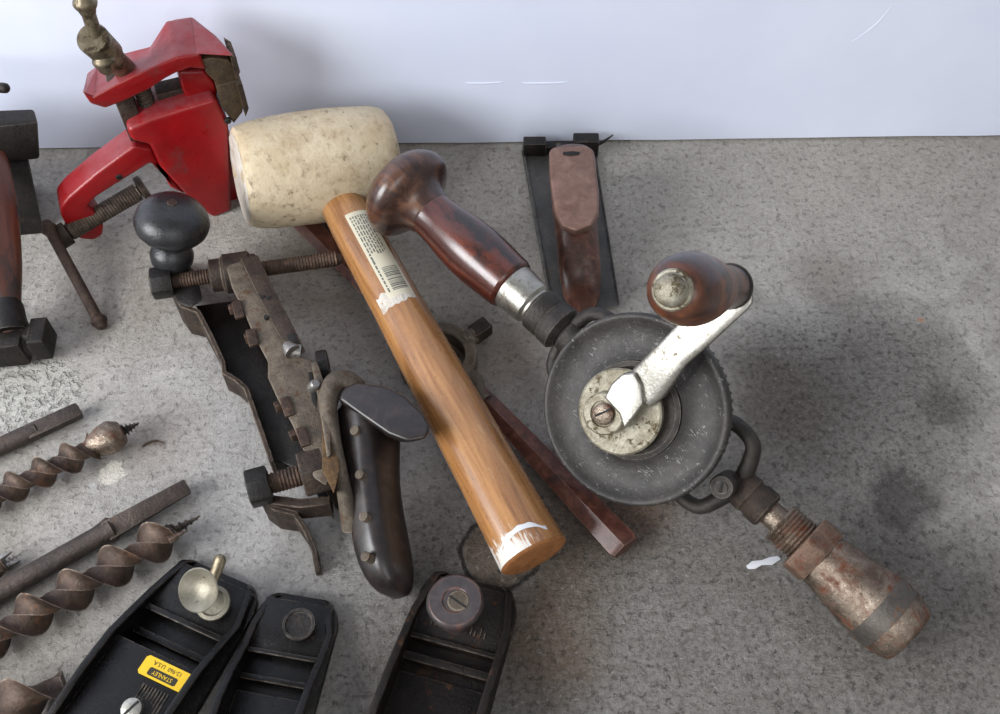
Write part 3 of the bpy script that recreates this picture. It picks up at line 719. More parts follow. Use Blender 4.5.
# front rod
a = cp.P(153, 284, 3.3); b = cp.P(342, 258, 2.6); fm = frame(a, b); L = (b - a).length
zz = lambda px, py, z=3.2: (fm.inverted() @ cp.P(px, py, z)).z
mb = MB(); mb.rev([(.3, .45)] + threads(zz(180, 280), zz(212, 275), .46, .16, .05) + [(zz(216, 275), .45), (zz(255, 266), .45)] + threads(zz(256, 266), L - .4, .46, .18, .04) + [(L, .3)], fm, 20)
mb.build('front_rod', 'rust_iron', cp)
mb = MB(); mb.poly(hexprof(.95, 6, .3), -.1, 1.1, fm, bev=.12); mb.build('hex_bolt', 'dark_iron', cp)
mb = MB()
z_ = zz(209, 275); mb.rev([(z_, .6), (z_ + .1, .95), (z_ + .8, .95), (z_ + .95, .7)], fm, 28)
z_ = zz(221, 272); mb.rev([(z_, .9), (z_ + .2, 1.15), (z_ + 1.6, 1.15), (z_ + 1.8, .9)], fm, 28)
z_ = zz(247, 266); mb.rev([(z_, .8), (z_ + .1, .95), (z_ + .5, .95), (z_ + .6, .8)], fm, 28)
mb.build('rod_boss', 'brown_iron', cp)
# bracket under the front knob
mb = MB(); br = [(166, 268), (186, 262), (196, 272), (203, 300), (190, 308), (178, 304), (170, 290)]
mb.prism(cpp(br, .4), cpp(br, 3.0), bev=.2); mb.build('knob_bracket', 'dark_iron', cp)
# knob : mushroom on a ball neck
kb = cp.P(172, 268, 3.0); kt = cp.P(172, 203, 7.6); L = (kt - kb).length; fm = frame(kb, kt); u = L / 5.3
mb = MB(); mb.rev([(0, .7), (.2, 1.0), (.7, 1.25), (1.2, 1.3), (1.7, 1.15), (2.0, .85), (2.3, .85), (2.6, 1.2), (3.0, 1.8), (3.4, 2.1), (3.8, 2.18), (4.3, 2.05), (4.8, 1.7), (5.1, 1.2), (5.25, .7), (5.3, .25), (5.2, .2), (5.2, 0)], fm @ Matrix.Diagonal((.94, .94, u, 1)), 48)
knob = mb.build('front_knob', 'black_knob', cp, label='black turned knob')
mb = MB(); mb.rev([(5.2 * u, .0), (5.2 * u, .3), (5.36 * u, .26), (5.38 * u, 0)], fm, 16); mb.build('screw', 'rust_iron', knob)
# rear rod with big hex head
a = cp.P(248, 490, 3.0); b = cp.P(345, 463, 3.0); fm = frame(a, b); L = (b - a).length
mb = MB(); mb.rev([(.6, .5)] + threads(1.2, L, .55, .18, .06), fm, 22); mb.build('rear_rod', 'rust_iron', cp)
mb = MB(); mb.poly(hexprof(1.02, 6, .2), 0, 1.1, fm, bev=.1); mb.build('hex_bolt', 'dark_iron', cp)
zn = zz; z_ = (fm.inverted() @ cp.P(305, 474, 3)).z
mb = MB(); mb.poly(hexprof(1.3, 6, .5), z_ - .2, z_ + 1.1, fm, bev=.12); mb.build('nut', 'brown_iron', cp)
# curved frame that carries the handle
mb = MB()
mb.tube([cp.P(358, 392, 3.8), cp.P(346, 385, 4.2), cp.P(334, 387, 4.5), cp.P(328, 405, 4.5), cp.P(333, 435, 4.3), cp.P(340, 468, 3.9), cp.P(346, 500, 3.2), cp.P(352, 528, 2.2)], [.6, .68, .62, .48, .36, .34, .4, .5], 16, 6, flat=1.3)
mb.build('handle_frame', 'dusty_iron', cp)
mb = MB(); pf = [(322, 486), (342, 480), (352, 505), (356, 540), (344, 520), (334, 505)]
mb.prism(cpp(pf, .6), cpp(pf, 1.6), bev=.1); mb.build('handle_foot', 'brown_iron', cp)
# wooden tote
rings = []
def sect(c, ax, ay, n=28, e=.72):
    r_ = []
    for k in range(n):
        u_ = 2 * PI * k / n; x, y = math.cos(u_), math.sin(u_)
        r_.append(c + ax * (abs(x) ** e) * (1 if x > 0 else -1) + ay * (abs(y) ** e) * (1 if y > 0 else -1))
    return r_
tot = [(398, 596, 1.2, .35), (396, 590, 1.4, .68), (390, 568, 1.75, .93), (385, 540, 2.0, .95), (380, 510, 2.3, .92), (376, 480, 2.6, .92), (375, 450, 2.9, .98), (374, 425, 3.2, 1.05), (368, 408, 3.4, 1.0)]
for px, py, z, k_ in tot:
    rings.append(sect(cp.P(px - 4, py, z), V((.78, 0, .62)) * 1.1 * k_, V((-.62, 0, .78)) * 1.55 * k_, 32, .6))
mb = MB(); mb.loft(rings)
tote = mb.build('handle', 'tote_wood', cp, label='dark wooden grip', sub=1)
cap = [(337, 398), (342, 387), (356, 381), (385, 385), (405, 395), (424, 413), (431, 427), (428, 438), (408, 442), (388, 434), (362, 416)]
mb = MB(); mb.prism([cp.P(x + (375 - x) * .12, y + (420 - y) * .2 + 6, 3.4 if x > 380 else 3.6) for x, y in cap], [cp.P(x, y, 5.0) for x, y in cap], bev=.35, seg=4)
mb.build('handle_horn', 'tote_wood', cp)
for px, py, z in ((354, 430, 4.6), (359, 474, 4.15), (363, 516, 3.8), (365, 556, 3.35)):
    n_ = V((-.45, -.1, .9)); c = cp.P(px, py, z)
    mb = MB(); mb.rev([(-.6, .24), (.0, .24), (.03, .2), (.03, 0)], frame(c, c + n_), 18); mb.build('rivet', 'dusty_iron', tote)

# ================================================================== DIE STOCK (rusty tool under the mallet)
c = P(438, 359, .75)
ds = Thing('die_stock', 'long rusty die stock with iron ring and hexagonal handle, under the mallet handle', 'die stock', T(*c))
mb = MB()
n = 56; ri, ro_ = 1.55, 2.25
v, f = [], []
mb.rev([(-.6, ri), (-.6, ro_ - .1), (-.5, ro_), (.5, ro_), (.6, ro_ - .1), (.6, ri + .08), (.5, ri), (-.6, ri)], None, 56)
nb = ds.P(488, 325, .8); d = V(nb).normalized(); fm = frame(d * 2.0, d * 3.9)
mb.rev([(-.1, .7), (.3, .6), (.35, .5), (.6, .5)], fm, 20)
mb.build('ring', 'dusty_iron', ds)
mb = MB(); mb.poly([(-.45, -.45), (.45, -.45), (.45, .45), (-.45, .45)], .5, 1.7, fm, bev=.06); mb.build('set_screw', 'brown_iron', ds)
h1 = ds.P(478, 392, .8); h2 = ds.P(626, 548, .72); fm = frame(h1, h2); L = (V(h2) - V(h1)).length
mb = MB(); d1 = V(h1)
mb.tube([V((d1.x * .55, d1.y * .5, 0)), ds.P(474, 378, .7), ds.P(480, 394, .8), ds.P(486, 402, .8)], [.5, .42, .4, .5], 14, 5, flat=1.2)
mb.build('handle_neck', 'dusty_iron', ds)
mb = MB()
def hexloft(mb, prof, fm, ph=.25, fl=1.):
    return mb.loft([[fm @ V((fl * r_ * math.cos(2 * PI * k / 6 + ph), r_ * math.sin(2 * PI * k / 6 + ph), z)) for k in range(6)] for z, r_ in prof])
hexloft(mb, [(0, .5), (.3, .62), (L * .5, .80), (L - .25, .96), (L, .82)], fm, .25, .72); mb.build('handle', 'stock_wood', ds, sharp=25)
h1 = ds.P(408, 326, .8); h2 = ds.P(304, 219, .3); fm = frame(h1, h2); L = (V(h2) - V(h1)).length
mb = MB(); mb.tube([V(h1) * .6, h1], [.5, .5], 14, 1, flat=1.); hexloft(mb, [(0, .5), (.3, .62), (L, .9)], fm, .5, .55); mb.build('handle', 'stock_wood', ds, sharp=25)

# ================================================================== MALLET
a = P(239, 178, 4.8); b = P(390, 156, 3.4)
hp = P(340, 200, 3.5); he = P(537, 562, 2.35)
mc = a + (b - a) * .5
mal = Thing('mallet', 'mallet with dirty cream rubber head and varnished wooden handle with a paper label', 'mallet', frame(hp, he))
L = (he - hp).length
fm = mal.LM(frame(a, b)); hl = (b - a).length
mb = MB()
prof = [(0, 0), (.0, 2.2), (.06, 2.75), (.2, 2.95), (.5, 3.05)] + [(hl * u, 3.05 + .36 * math.sin(PI * u) ** .9) for u in (.1, .2, .3, .4, .5, .6, .7, .8, .9)] + [(hl - .5, 3.05), (hl - .2, 2.9), (hl - .05, 2.6), (hl, 2.2), (hl, 0)]
mb.rev(prof, fm, 64)
mb.jitter(.06, .6)
mb.build('head', 'mallet_rubber', mal)
mb = MB(); mb.rev([(-.03, 0), (-.03, 2.55), (.03, 2.65)], fm, 48); mb.jitter(.04, 1.5); mb.build('striking_face', 'white_flaky', mal)
hw = [(338, 200, 44), (352, 228, 48), (370, 262, 50), (395, 308, 52), (430, 368, 58), (460, 424, 62), (490, 480, 66), (515, 525, 70), (533, 556, 74)]
pr = []
for px, py, w in hw:
    t_ = mal.h(px, py, 0, 0).z; wp = mal.M @ V((0, 0, t_)); pr.append((t_, rad(wp, w * .99)))
tl = pr[-1][0]
rx = lambda z: next((r0 + (r1 - r0) * (z - z0) / (z1 - z0) for (z0, r0), (z1, r1) in zip(pr, pr[1:]) if z0 <= z <= z1), pr[-1][1])
mb = MB(); mb.rev([(-2.5, pr[0][1] * .95)] + pr, Matrix.Diagonal((.88, 1, 1, 1)), 48)

def smear(t_, col):
    sx_ = t_.n.new('ShaderNodeSeparateXYZ'); t_.l.new(t_.cm, sx_.inputs[0]); X_, Y_, Zz = sx_.outputs
    st_ = t_.noise(t_.map(t_.cm, (1, 3, .45), (1, 2, 3)), 1.6, 6, .7)
    zone = t_.math('MULTIPLY', t_.step(Zz, tl - 1.9, tl - .3), t_.step(Y_, -.6, .7))
    m_ = t_.step(t_.math('ADD', st_, t_.math('MULTIPLY', zone, .34)), .66, .76)
    m_ = t_.math('MULTIPLY', m_, t_.step(zone, .02, .1))
    col = t_.mix(m_, col, lin((206, 202, 194)))
    # scuffs and pale rubs elsewhere
    m2 = t_.step(t_.noise(t_.map(t_.cm, (1, 1, .3), (4, 1, 8)), 1.1, 7, .7), .63, .70)
    col = t_.mix(t_.math('MULTIPLY', m2, .35), col, lin((206, 186, 150)))
    m3 = t_.step(t_.noise(t_.map(t_.cm, (1, 1, .5), (9, 1, 8)), .9, 7, .7), .66, .70)
    return t_.mix(t_.math('MULTIPLY', m3, .6), col, lin((98, 84, 70)))
wood('mallet_wood', (116, 76, 42), (150, 104, 60), (174, 128, 80), .28, 2.6, None, .66, .5, extra=smear)
hd = mb.build('handle', 'mallet_wood', mal)
re = pr[-1][1]
mb = MB(); mb.rev([(tl - .01, re - .01), (tl + .08, re - .12), (tl + .12, re - .3), (tl + .12, 0)], Matrix.Diagonal((.88, 1, 1, 1)), 40); mb.build('end_grain', 'mallet_end_wood', hd)
def curved_patch(mb, z0, z1, a0, a1, off=.012, n=14, m=10, edge=None, k0=.88):
    """patch wrapped on the mallet handle, angles in degrees measured from local +x (up)"""
    v = []; f = []
    for i in range(m + 1):
        z = z0 + (z1 - z0) * i / m; r_ = rx(z) + off
        for j in range(n + 1):
            aa = R(a0 + (a1 - a0) * j / n)
            zz_ = z + (edge(j / n, i / m) if edge else 0)
            v.append((k0 * r_ * math.cos(aa), r_ * math.sin(aa), zz_))
    for i in range(m):
        for j in range(n): f.append((i * (n + 1) + j, i * (n + 1) + j + 1, (i + 1) * (n + 1) + j + 1, (i + 1) * (n + 1) + j))
    return mb.add(v, f)
def angpix(px, py):
    """(z, angle) on the handle surface seen at a photo pixel"""
    o_ = mal.L(CAM); d_ = mal.D(ray(px, py)); best = None
    for s_ in range(300, 1100):
        p_ = o_ + d_ * (s_ * .1)
        if -2 < p_.z < tl + 1 and math.hypot(p_.x / .88, p_.y) < rx(min(max(p_.z, pr[0][0]), tl)):
            return p_.z, math.degrees(math.atan2(p_.y, p_.x / .88))
    return None
z0, aL = angpix(345, 216); _, aR = angpix(370, 212); z1, aL2 = angpix(390, 300); _, aR2 = angpix(409, 292)
print('label', z0, z1, aL, aR, aL2, aR2)
la, lb = (aL + aL2) / 2, (aR + aR2) / 2
mb = MB(); curved_patch(mb, z0, z1, la, lb, .015)
lab = mb.build('label', 'label_paper', hd, label='cream paper label with fine print and a barcode')
mb = MB(); A_ = lambda u: la + (lb - la) * u
Z_ = lambda u: z0 + (z1 - z0) * u
for k in range(7):       # lines of fine print run along the handle
    zz0 = Z_(.05); 
    while zz0 < Z_(.50 if k else .62):
        ln_ = random.uniform(.12, .4); curved_patch(mb, zz0, min(zz0 + ln_, Z_(.62)), A_(.12 + k * .105), A_(.12 + k * .105 + .05), .024, 2, 1); zz0 += ln_ + .09
curved_patch(mb, Z_(.02), Z_(.16), A_(.9), A_(.97), .024, 2, 1)
zz0 = Z_(.5)
while zz0 < Z_(.95):
    ln_ = random.uniform(.12, .4); curved_patch(mb, zz0, min(zz0 + ln_, Z_(.95)), A_(.1), A_(.16), .024, 2, 1); zz0 += ln_ + .08
random.seed(9); zz0 = Z_(.68)
while zz0 < Z_(.93):     # barcode bars across
    w = random.choice((.03, .05, .09)); curved_patch(mb, zz0, zz0 + w, A_(.28), A_(.88), .024, 6, 1); zz0 += w + random.choice((.04, .07))
mb.build('printing', 'print_grey', lab)
mb = MB(); ga = la + (la - lb) * .5
curved_patch(mb, z1 - .5, z1 + .35, ga, lb, .011, 24, 10, edge=lambda j, i: .22 * noise.noise(V((j * 7, i * 3, 0))) + (.3 * (1 - j)) * (i - .3))
mb.build('glue_residue', 'white_flaky', hd)
mb = MB()
ze, aa = angpix(505, 560); zf, ab = angpix(556, 545)
curved_patch(mb, tl - .66, tl - .50, ab, aa, .012, 24, 4, edge=lambda j, i: -.45 * math.sin(PI * j) + .12 * noise.noise(V((j * 6, i * 1.5, 0))) + (i - .5) * .14 * math.sin(PI * j))
mb.build('white_scuff', 'paper_white', hd)
mb = MB(); mb.rev([(0, .0)], None) if 0 else None

# ================================================================== SCRAPER WITH WOODEN HANDLE (behind the drill)
M = T(*P(575, 250, 0)); sr = Thing('wooden_handled_plate', 'reddish wooden grip on a tapered dark steel plate near the white wall', 'scraper', M)
mb = MB(); pl = [(521, 152), (560, 150), (592, 160), (606, 230), (619, 306), (580, 312), (551, 312), (538, 240)]
pl = [(521, 150), (594, 152), (619, 306), (551, 314)]
mb.prism([sr.P(x, y, .05) for x, y in pl], [sr.P(x, y, .35) for x, y in pl], bev=.05)
# upturned side flanges
def wallstrip(mb, a, b, z0, z1, th):
    a, b = V(a), V(b); d = (b - a); d.z = 0; d.normalize(); s_ = V((-d.y, d.x, 0)) * th / 2
    return mb.prism([V((a.x, a.y, z0)) + s_, V((b.x, b.y, z0)) + s_, V((b.x, b.y, z0)) - s_, V((a.x, a.y, z0)) - s_], [V((a.x, a.y, z1)) + s_, V((b.x, b.y, z1)) + s_, V((b.x, b.y, z1)) - s_, V((a.x, a.y, z1)) - s_], bev=.04)
wallstrip(mb, sr.P(523, 150), sr.P(552, 312), .05, .45, .1); wallstrip(mb, sr.P(594, 152), sr.P(618, 305), .05, .45, .1)
mb.build('plate', 'blade_steel', sr)
mb = MB()
p_ = sr.P(530, 147, .8); mb.box((p_.x + .3, p_.y, .75), (1.5, .8, 1.3), bev=.08); mb.box((p_.x + 1.35, p_.y, .6), (.8, .6, .9), bev=.08)
p_ = sr.P(586, 145, 1.2); mb.box((p_.x, p_.y + .2, .9), (1.7, .9, 1.6), bev=.08); mb.box((p_.x - 1.2, p_.y, .7), (.9, .7, 1.1), bev=.08)
mb.build('lug', 'dark_iron', sr)
mb = MB(); q0 = sr.P(592, 146, 1.2); q1 = sr.P(613, 135, 1.4); mb.tube([q0, (V(q0) + V(q1)) / 2 + V((0, 0, -.15)), q1], [.16, .12, .05], 10, 5); mb.build('wire', 'dark_iron', sr)
# grip: lofted D section from low front end up to a sloped flat top
rings = []
gp = [(584, 304, .9, 28, .9), (582, 290, 1.5, 40, 1.2), (579, 262, 2.4, 43, 1.4), (577, 236, 3.0, 42, 1.5), (575, 214, 3.6, 44, 1.5), (574, 196, 3.9, 46, 1.3), (573, 176, 4.1, 48, 1.1), (572, 160, 4.2, 48, 1.0), (571, 154, 4.25, 42, .75)]
for px, py, z, w, hgt in gp:
    c_ = sr.P(px, py, z); rr = rad(V(c_) + sr.M.translation, w)
    rings.append(sect(c_, V((1, .05, 0)) * rr, V((0, .45, .9)).normalized() * hgt, 28, .85))
mb = MB(); mb.loft(rings); grip = mb.build('grip', 'scraper_wood', sr, sub=1)
ft = [(549, 151), (553, 147), (586, 145), (594, 150), (599, 192), (599, 212), (592, 225), (576, 231), (562, 226), (555, 212), (550, 178)]
mb = MB(); mb.prism([sr.P(x, y + 5, 4.2) for x, y in ft], [sr.P(x, y, 5.3) for x, y in ft], bev=.18, seg=3)
mb.build('grip_top', 'facet_wood', grip)
mb = MB(); nt = [(563, 152), (573, 151), (580, 152), (579, 155), (570, 156), (563, 155)]
mb.prism([sr.P(x, y, 5.25) for x, y in nt], [sr.P(x, y, 5.33) for x, y in nt], bev=.01); mb.build('notch', 'groove_dark', grip)
mb = MB()   # support post between grip and plate
p0_ = sr.P(578, 255, .3); mb.tube([p0_, V(p0_) + V((0, .3, 2.0))], [.9, .7], 16, 1); mb.build('post', 'dark_iron', sr); mb = MB(); p0_ = sr.P(574, 195, .3); mb.tube([p0_, V(p0_) + V((0, -.3, 3.2))], [.9, .8], 16, 1)
mb.build('post', 'dark_iron', sr)

# ================================================================== HAND DRILL
A0 = P(398, 185, 6.5); B0 = P(905, 632, 2.15)
th = R(46)
ax = (B0 - A0).normalized(); w_ = V((ax.y, -ax.x, 0)).normalized()
if w_.x > 0: w_ = -w_
nrm = V((0, 0, 1)) * math.cos(th) + w_ * math.sin(th)
dr = Thing('hand_drill', 'large hand drill with dark wooden handle, grey gear wheel, side crank and rusty chuck', 'hand drill', frame(A0, B0, nrm))
def tz(px, py):
    """position along the drill axis under a photo pixel"""
    o_ = dr.L(CAM); d_ = dr.D(ray(px, py))
    # closest approach of the ray to the local z axis
    a_ = V((o_.x, o_.y)); b_ = V((d_.x, d_.y)); k = -a_.dot(b_) / b_.dot(b_)
    return o_.z + d_.z * k
def rr_(t_, w): return rad(dr.M @ V((0, 0, t_)), w)
def profile(pp):
    out = []
    for px, py, w in pp:
        t_ = tz(px, py); out.append((t_, rr_(t_, w)))
    return out
# handle : mushroom top + swelling grip
k0 = tz(428, 215)
mush = [(a_ * 1.05 - .1, b_ * 1.03) for a_, b_ in [(-1.2, 0), (-1.2, .8), (-1.1, 1.5), (-.85, 2.1), (-.4, 2.55), (.1, 2.75), (.5, 2.7), (.8, 2.45), (1.0, 2.1), (1.2, 1.75), (1.5, 1.48), (1.9, 1.33), (2.6, 1.22)]]
grip_ = profile([(425, 213, 44), (438, 224, 46), (455, 238, 56), (470, 251, 61), (485, 264, 61), (500, 276, 57), (510, 285, 57), (512, 287, 52)])
t_end = grip_[-1][0]
mb = MB(); mb.rev(mush, T(0, 0, .7), 56)
mb.build('top_knob', 'drill_knob_wood', dr, sub=1, label='dark brown mushroom shaped knob')
mb = MB(); mb.rev([(2.5, 1.2), (2.75, 1.36), (3.1, 1.3)] + [p for p in grip_ if p[0] > 3.9] + [(t_end, .5)], None, 48)
mb.build('handle', 'drill_wood', dr, sub=1, label='reddish brown varnished grip')
mb = MB(); mb.rev(profile([(511, 286, 46), (512, 287, 49), (516, 290, 49), (532, 304, 46), (534, 306, 40), (536, 307, 40)]), None, 40)
mb.build('ferrule', 'nickel', dr)
mb = MB(); mb.rev(profile([(536, 307, 40), (538, 309, 46), (548, 318, 46), (550, 319, 43), (552, 321, 47), (561, 329, 48), (563, 331, 42), (565, 333, 36)]), None, 40)
mb.build('collar', 'gear_frame', dr)
mb = MB(); a1 = tz(562, 331); a2 = tz(600, 365)
mb.rev([(a1, .7), (a1 + .4, 1.0), (a1 + 1.2, .9), (a2, .8)], None, 28)
mb.build('frame_neck', 'gear_frame', dr)
# cast frame: two side rails in the drill's own plane, closing at both ends
f0 = tz(575, 342); f1 = tz(728, 478)
tw = tz(654, 416)
mb = MB()
for s_ in (-1, 1):
    mb.tube([(0, s_ * .4, f0 - .6), (.2, s_ * 1.8, f0 - .1), (.2, s_ * 2.2, f0 + 1.2), (0, s_ * 1.5, f0 + 2.4), (0, s_ * 1.0, tw), (0, s_ * 1.5, f1 - 2.6), (.2, s_ * 2.3, f1 - 1.5), (.3, s_ * 2.1, f1 - .1), (0, s_ * .6, f1 + .5)], [.4, .36, .38, .5, .6, .5, .38, .38, .45], 14, 6, flat=1.3, up=(1, 0, 0))
mb.box((0, 0, tw), (1.4, 2.0, 6.5), bev=.3)
mb.rev([(0, 1.0), (1.6, .9)], T(0, 0, tw) @ RY(90), 24)
# boss ear for the frame screw
mb.build('frame', 'gear_frame', dr)
sp_ = dr.h(722, 487, 1.5); mb = MB(); mb.rev([(-1.4, .6), (.0, .62), (.12, .55), (.12, .3), (.2, .3), (.2, 0)], T(*sp_) @ RY(90), 24)
bs_ = mb.build('screw_boss', 'gear_frame', dr)
mb = MB(); mb.box((.22, 0, 0), (.06, .5, .1), T(*sp_) @ RX(25), bev=0); mb.build('slot', 'groove_dark', bs_)
# gear wheel, facing local +x
Wc = T(0, 0, tw); WX = Wc @ RY(90)      # rev z axis -> local +x
xw = 2.35
cw = dr.h(633, 410, xw); cw = V((xw, cw.y, cw.z)); WX = T(0, cw.y, cw.z) @ RY(90)
rw = 4.8
mb = MB()
mb.rev([(xw - .9, 1.2), (xw - .75, 2.6), (xw - .65, 4.6), (xw - .45, rw - .02), (xw - .1, rw), (xw + .1, rw - .05), (xw + .16, rw - .15), (xw + .14, rw - .27), (xw + .02, rw - .4), (xw - .1, rw - .6), (xw - .2, 4.0), (xw - .26, 3.7), (xw - .28, 3.4), (xw - .26, 3.1), (xw - .2, 2.8), (xw - .1, 2.6), (xw, 2.45), (xw + .02, 1.0), (xw + .02, 0)], WX, 96)
gw = mb.build('gear_wheel', 'gear_iron', dr, sharp=85)
mb = MB(); nt_ = 72; v, f = [], []
ring_o = []
for k in range(nt_ * 4):
    a_ = 2 * PI * k / (nt_ * 4); r_ = rw + (-.02 if k % 4 in (0, 1) else -.2)
    ring_o.append((r_, a_))
rg = []
for zz_, dr_ in ((xw - .85, -.35), (xw - .8, -.02), (xw - .42, .0), (xw - .40, -.3)):
    rg.append([((r_ + dr_) * math.cos(a_), (r_ + dr_) * math.sin(a_), zz_) for r_, a_ in ring_o])
mb.loft(rg, M=WX); mb.build('gear_teeth', 'gear_frame', gw, sharp=25)
# hub disc
hc = dr.h(619, 412, xw + .7); HX = T(0, hc.y, hc.z) @ RY(90); mb = MB(); c2 = 2.15
mb.rev([(xw - .05, c2 - .1), (xw + .35, c2 - .02), (xw + .62, c2), (xw + .7, c2 - .1), (xw + .7, 0)], HX, 56)
mb.build('hub_disc', 'nickel_spotted', gw)
# thin brownish flange under it
mb = MB(); mb.rev([(xw - .1, 2.5), (xw + .14, 2.45), (xw + .2, 2.2), (xw + .1, 2.0)], WX, 56); mb.build('hub_flange', 'gear_frame', gw)
# centre boss and slotted screw
sb = dr.h(603, 414, xw + 1.52); SBM = T(0, sb.y, sb.z) @ RY(90)
mb = MB(); mb.rev([(xw + .5, 1.08), (xw + 1.45, 1.05), (xw + 1.52, .98), (xw + 1.52, .66), (xw + 1.42, .62), (xw + 1.42, 0)], SBM, 36)
mb.rev([(0, .1), (.05, .1), (.05, 0)], SBM @ T(0, 0, xw + 1.50) @ T(.5, -.62, 0), 10)
bos = mb.build('crank_boss', 'nickel_spotted', dr)
mb = MB(); mb.rev([(xw + 1.3, .56), (xw + 1.6, .54), (xw + 1.7, .42), (xw + 1.73, 0)], SBM, 28)
scw = mb.build('screw', 'chuck_steel', bos)
mb = MB(); pa = dr.h(595, 416, xw + 1.73); pb = dr.h(611, 409, xw + 1.73); fm = frame(pa, pb, (1, 0, 0)); mb.box((0, 0, (pb - pa).length / 2), (.08, .1, (pb - pa).length), fm, bev=0)
mb.build('slot', 'groove_dark', scw)
# crank arm
mb = MB()
blk_ = [(628, 366), (638, 377), (654, 392), (652, 406), (628, 430), (622, 428), (618, 414), (610, 398), (622, 376)]
blk_ = [(611, 384), (622, 374), (634, 372), (641, 384), (643, 404), (636, 414), (624, 430), (619, 414), (604, 398)]
mb.prism([dr.h(x + 4, y - 2, xw + .6) for x, y in blk_], [dr.h(x, y, xw + 1.65) for x, y in blk_], bev=.12, seg=3)
cs = [(640, 392, xw + .95, .9, .35), (650, 382, xw + 1.05, 1.0, .38), (661, 369, xw + 1.35, .92, .34), (675, 352, xw + 1.6, .8, .3), (697, 331, xw + 1.7, .86, .24), (718, 311, xw + 1.7, .86, .2), (735, 296, xw + 1.7, .84, .18), (743, 290, xw + 1.7, .72, .17), (748, 286, xw + 1.72, .35, .15)]
rings = []; cc = [dr.h(a_, b_, c_) for a_, b_, c_, _, _ in cs]
for i, (_, _, hx, wd_, tk) in enumerate(cs):
    d_ = (cc[min(i + 1, len(cc) - 1)] - cc[max(i - 1, 0)]).normalized(); up_ = V((1, 0, 0)); up_ = (up_ - d_ * up_.dot(d_)).normalized(); sd = d_.cross(up_)
    rings.append(sect(cc[i], sd * wd_, up_ * tk, 28, .5))
mb.loft(rings)
arm = mb.build('crank_arm', 'nickel', dr, sharp=50)
kb_ = dr.h(729, 287, xw + 1.9)
# find knob length so that its cap lands on the photographed spot
best = min((abs(Q(dr.M @ (kb_ + V((l_ * .1, 0, 0))))[0] - 667), l_ * .1) for l_ in range(20, 90))[1]
print('knob len', best, Q(dr.M @ (kb_ + V((best, 0, 0)))), 'tilt y')
kl = best
KM = T(*kb_) @ RY(90) @ Matrix.Diagonal((.98, .98, 1, 1))
mb = MB(); kp = [(0, .95), (.15, 1.02), (.3, .98), (kl * .25, 1.05), (kl * .4, 1.25), (kl * .55, 1.45), (kl * .7, 1.54), (kl * .82, 1.44), (kl * .93, 1.15), (kl * .96, .85), (kl * .96, 0)]
mb.rev(kp, KM, 48); ck = mb.build('crank_knob', 'crank_wood', dr, sub=1, label='brown wooden crank knob with steel cap')
mb = MB(); mb.rev([(kl * .9, .8), (kl * .96 + .02, .82), (kl * .96 + .1, .76), (kl * .96 + .1, .68), (kl + .2, .58), (kl + .35, .4), (kl + .42, .2), (kl + .43, 0)], KM, 32); mb.build('cap', 'nickel_spotted', ck)
mb = MB(); mb.rev([(-.25, 1.06), (-.05, 1.1), (.0, 1.02), (.0, .5)], KM, 36); mb.build('arm_eye', 'gear_frame', arm)
# lower bearing collars, spindle, threads
mb = MB(); mb.rev(profile([(728, 480, 24), (738, 488, 34), (741, 491, 38), (748, 497, 40), (750, 499, 36), (752, 501, 36), (755, 503, 40), (765, 512, 40), (767, 514, 34)]), None, 36); mb.build('bearing_collar', 'brown_iron', dr)
mb = MB(); mb.rev(profile([(764, 512, 26), (772, 519, 27), (785, 530, 28)]), None, 28); mb.build('spindle', 'chuck_steel', dr)
a1, a2 = tz(777, 524), tz(801, 546); r_ = rr_(a1, 45)
mb = MB(); mb.rev([(a1, .6), (a1, r_ - .1)] + threads(a1 + .02, a2, r_, .2, .09) + [(a2 + .05, .8)], None, 40)
mb.build('chuck_thread', 'chuck_steel', dr, sharp=80)
a1, a2 = tz(800, 545), tz(820, 561); r_ = rr_(a1, 70)
mb = MB(); hx = hexprof(r_ * .98, 6, .6)
mb.poly(hx, a1, a2, None, bev=.12); mb.build('chuck_nut', 'nut_rust', dr)
mb = MB(); mb.rev(profile([(815, 557, 54), (822, 563, 58), (833, 572, 62), (850, 587, 68), (864, 598, 73), (873, 606, 76), (874, 607, 74)]), None, 56)
mb.build('chuck', 'chuck_steel', dr, label='rusty steel chuck sleeve')
mb = MB(); mb.rev(profile([(872, 605, 74), (873, 606, 77), (880, 612, 78), (890, 620, 76), (891, 621, 73)]), None, 56)
mb.build('chuck_ring', 'chuck_band', dr, label='dark plain ring round the chuck')
mb = MB(); mb.rev(profile([(889, 620, 74), (890, 621, 76), (898, 628, 73), (904, 633, 70), (908, 636, 65), (909, 637, 60), (909, 637, 30), (906, 635, 28), (906, 635, 4)]), None, 56)
mb.build('chuck_nose', 'chuck_steel', dr)

# ================================================================== BLOCK PLANES
def plane_frame(toe, heel, z=0):
    a_ = P(*toe, 0); b_ = P(*heel, 0); d_ = (a_ - b_).normalized(); x_ = V((d_.y, -d_.x, 0))
    M_ = Matrix((x_, d_, V((0, 0, 1)))).transposed().to_4x4(); M_.translation = a_; return M_
def side_profile(kind):
    # (y from toe backwards, height)
    if kind == 'a': return [(0, .55), (-.3, .95), (-2.2, 1.25), (-3.6, 1.9), (-5.0, 2.5), (-7, 2.8), (-9, 2.8), (-11, 2.3), (-13, 1.5), (-15, 1.1)]
    if kind == 'b': return [(0, .5), (-.3, .8), (-1.8, .95), (-3.0, 1.3), (-4.5, 2.1), (-6, 2.6), (-8, 2.6), (-11, 2.0), (-14, 1.0)]
    return [(0, .6), (-.3, 1.0), (-2.4, 1.3), (-4, 1.9), (-6, 2.6), (-8, 2.9), (-11, 2.3), (-14, 1.1)]
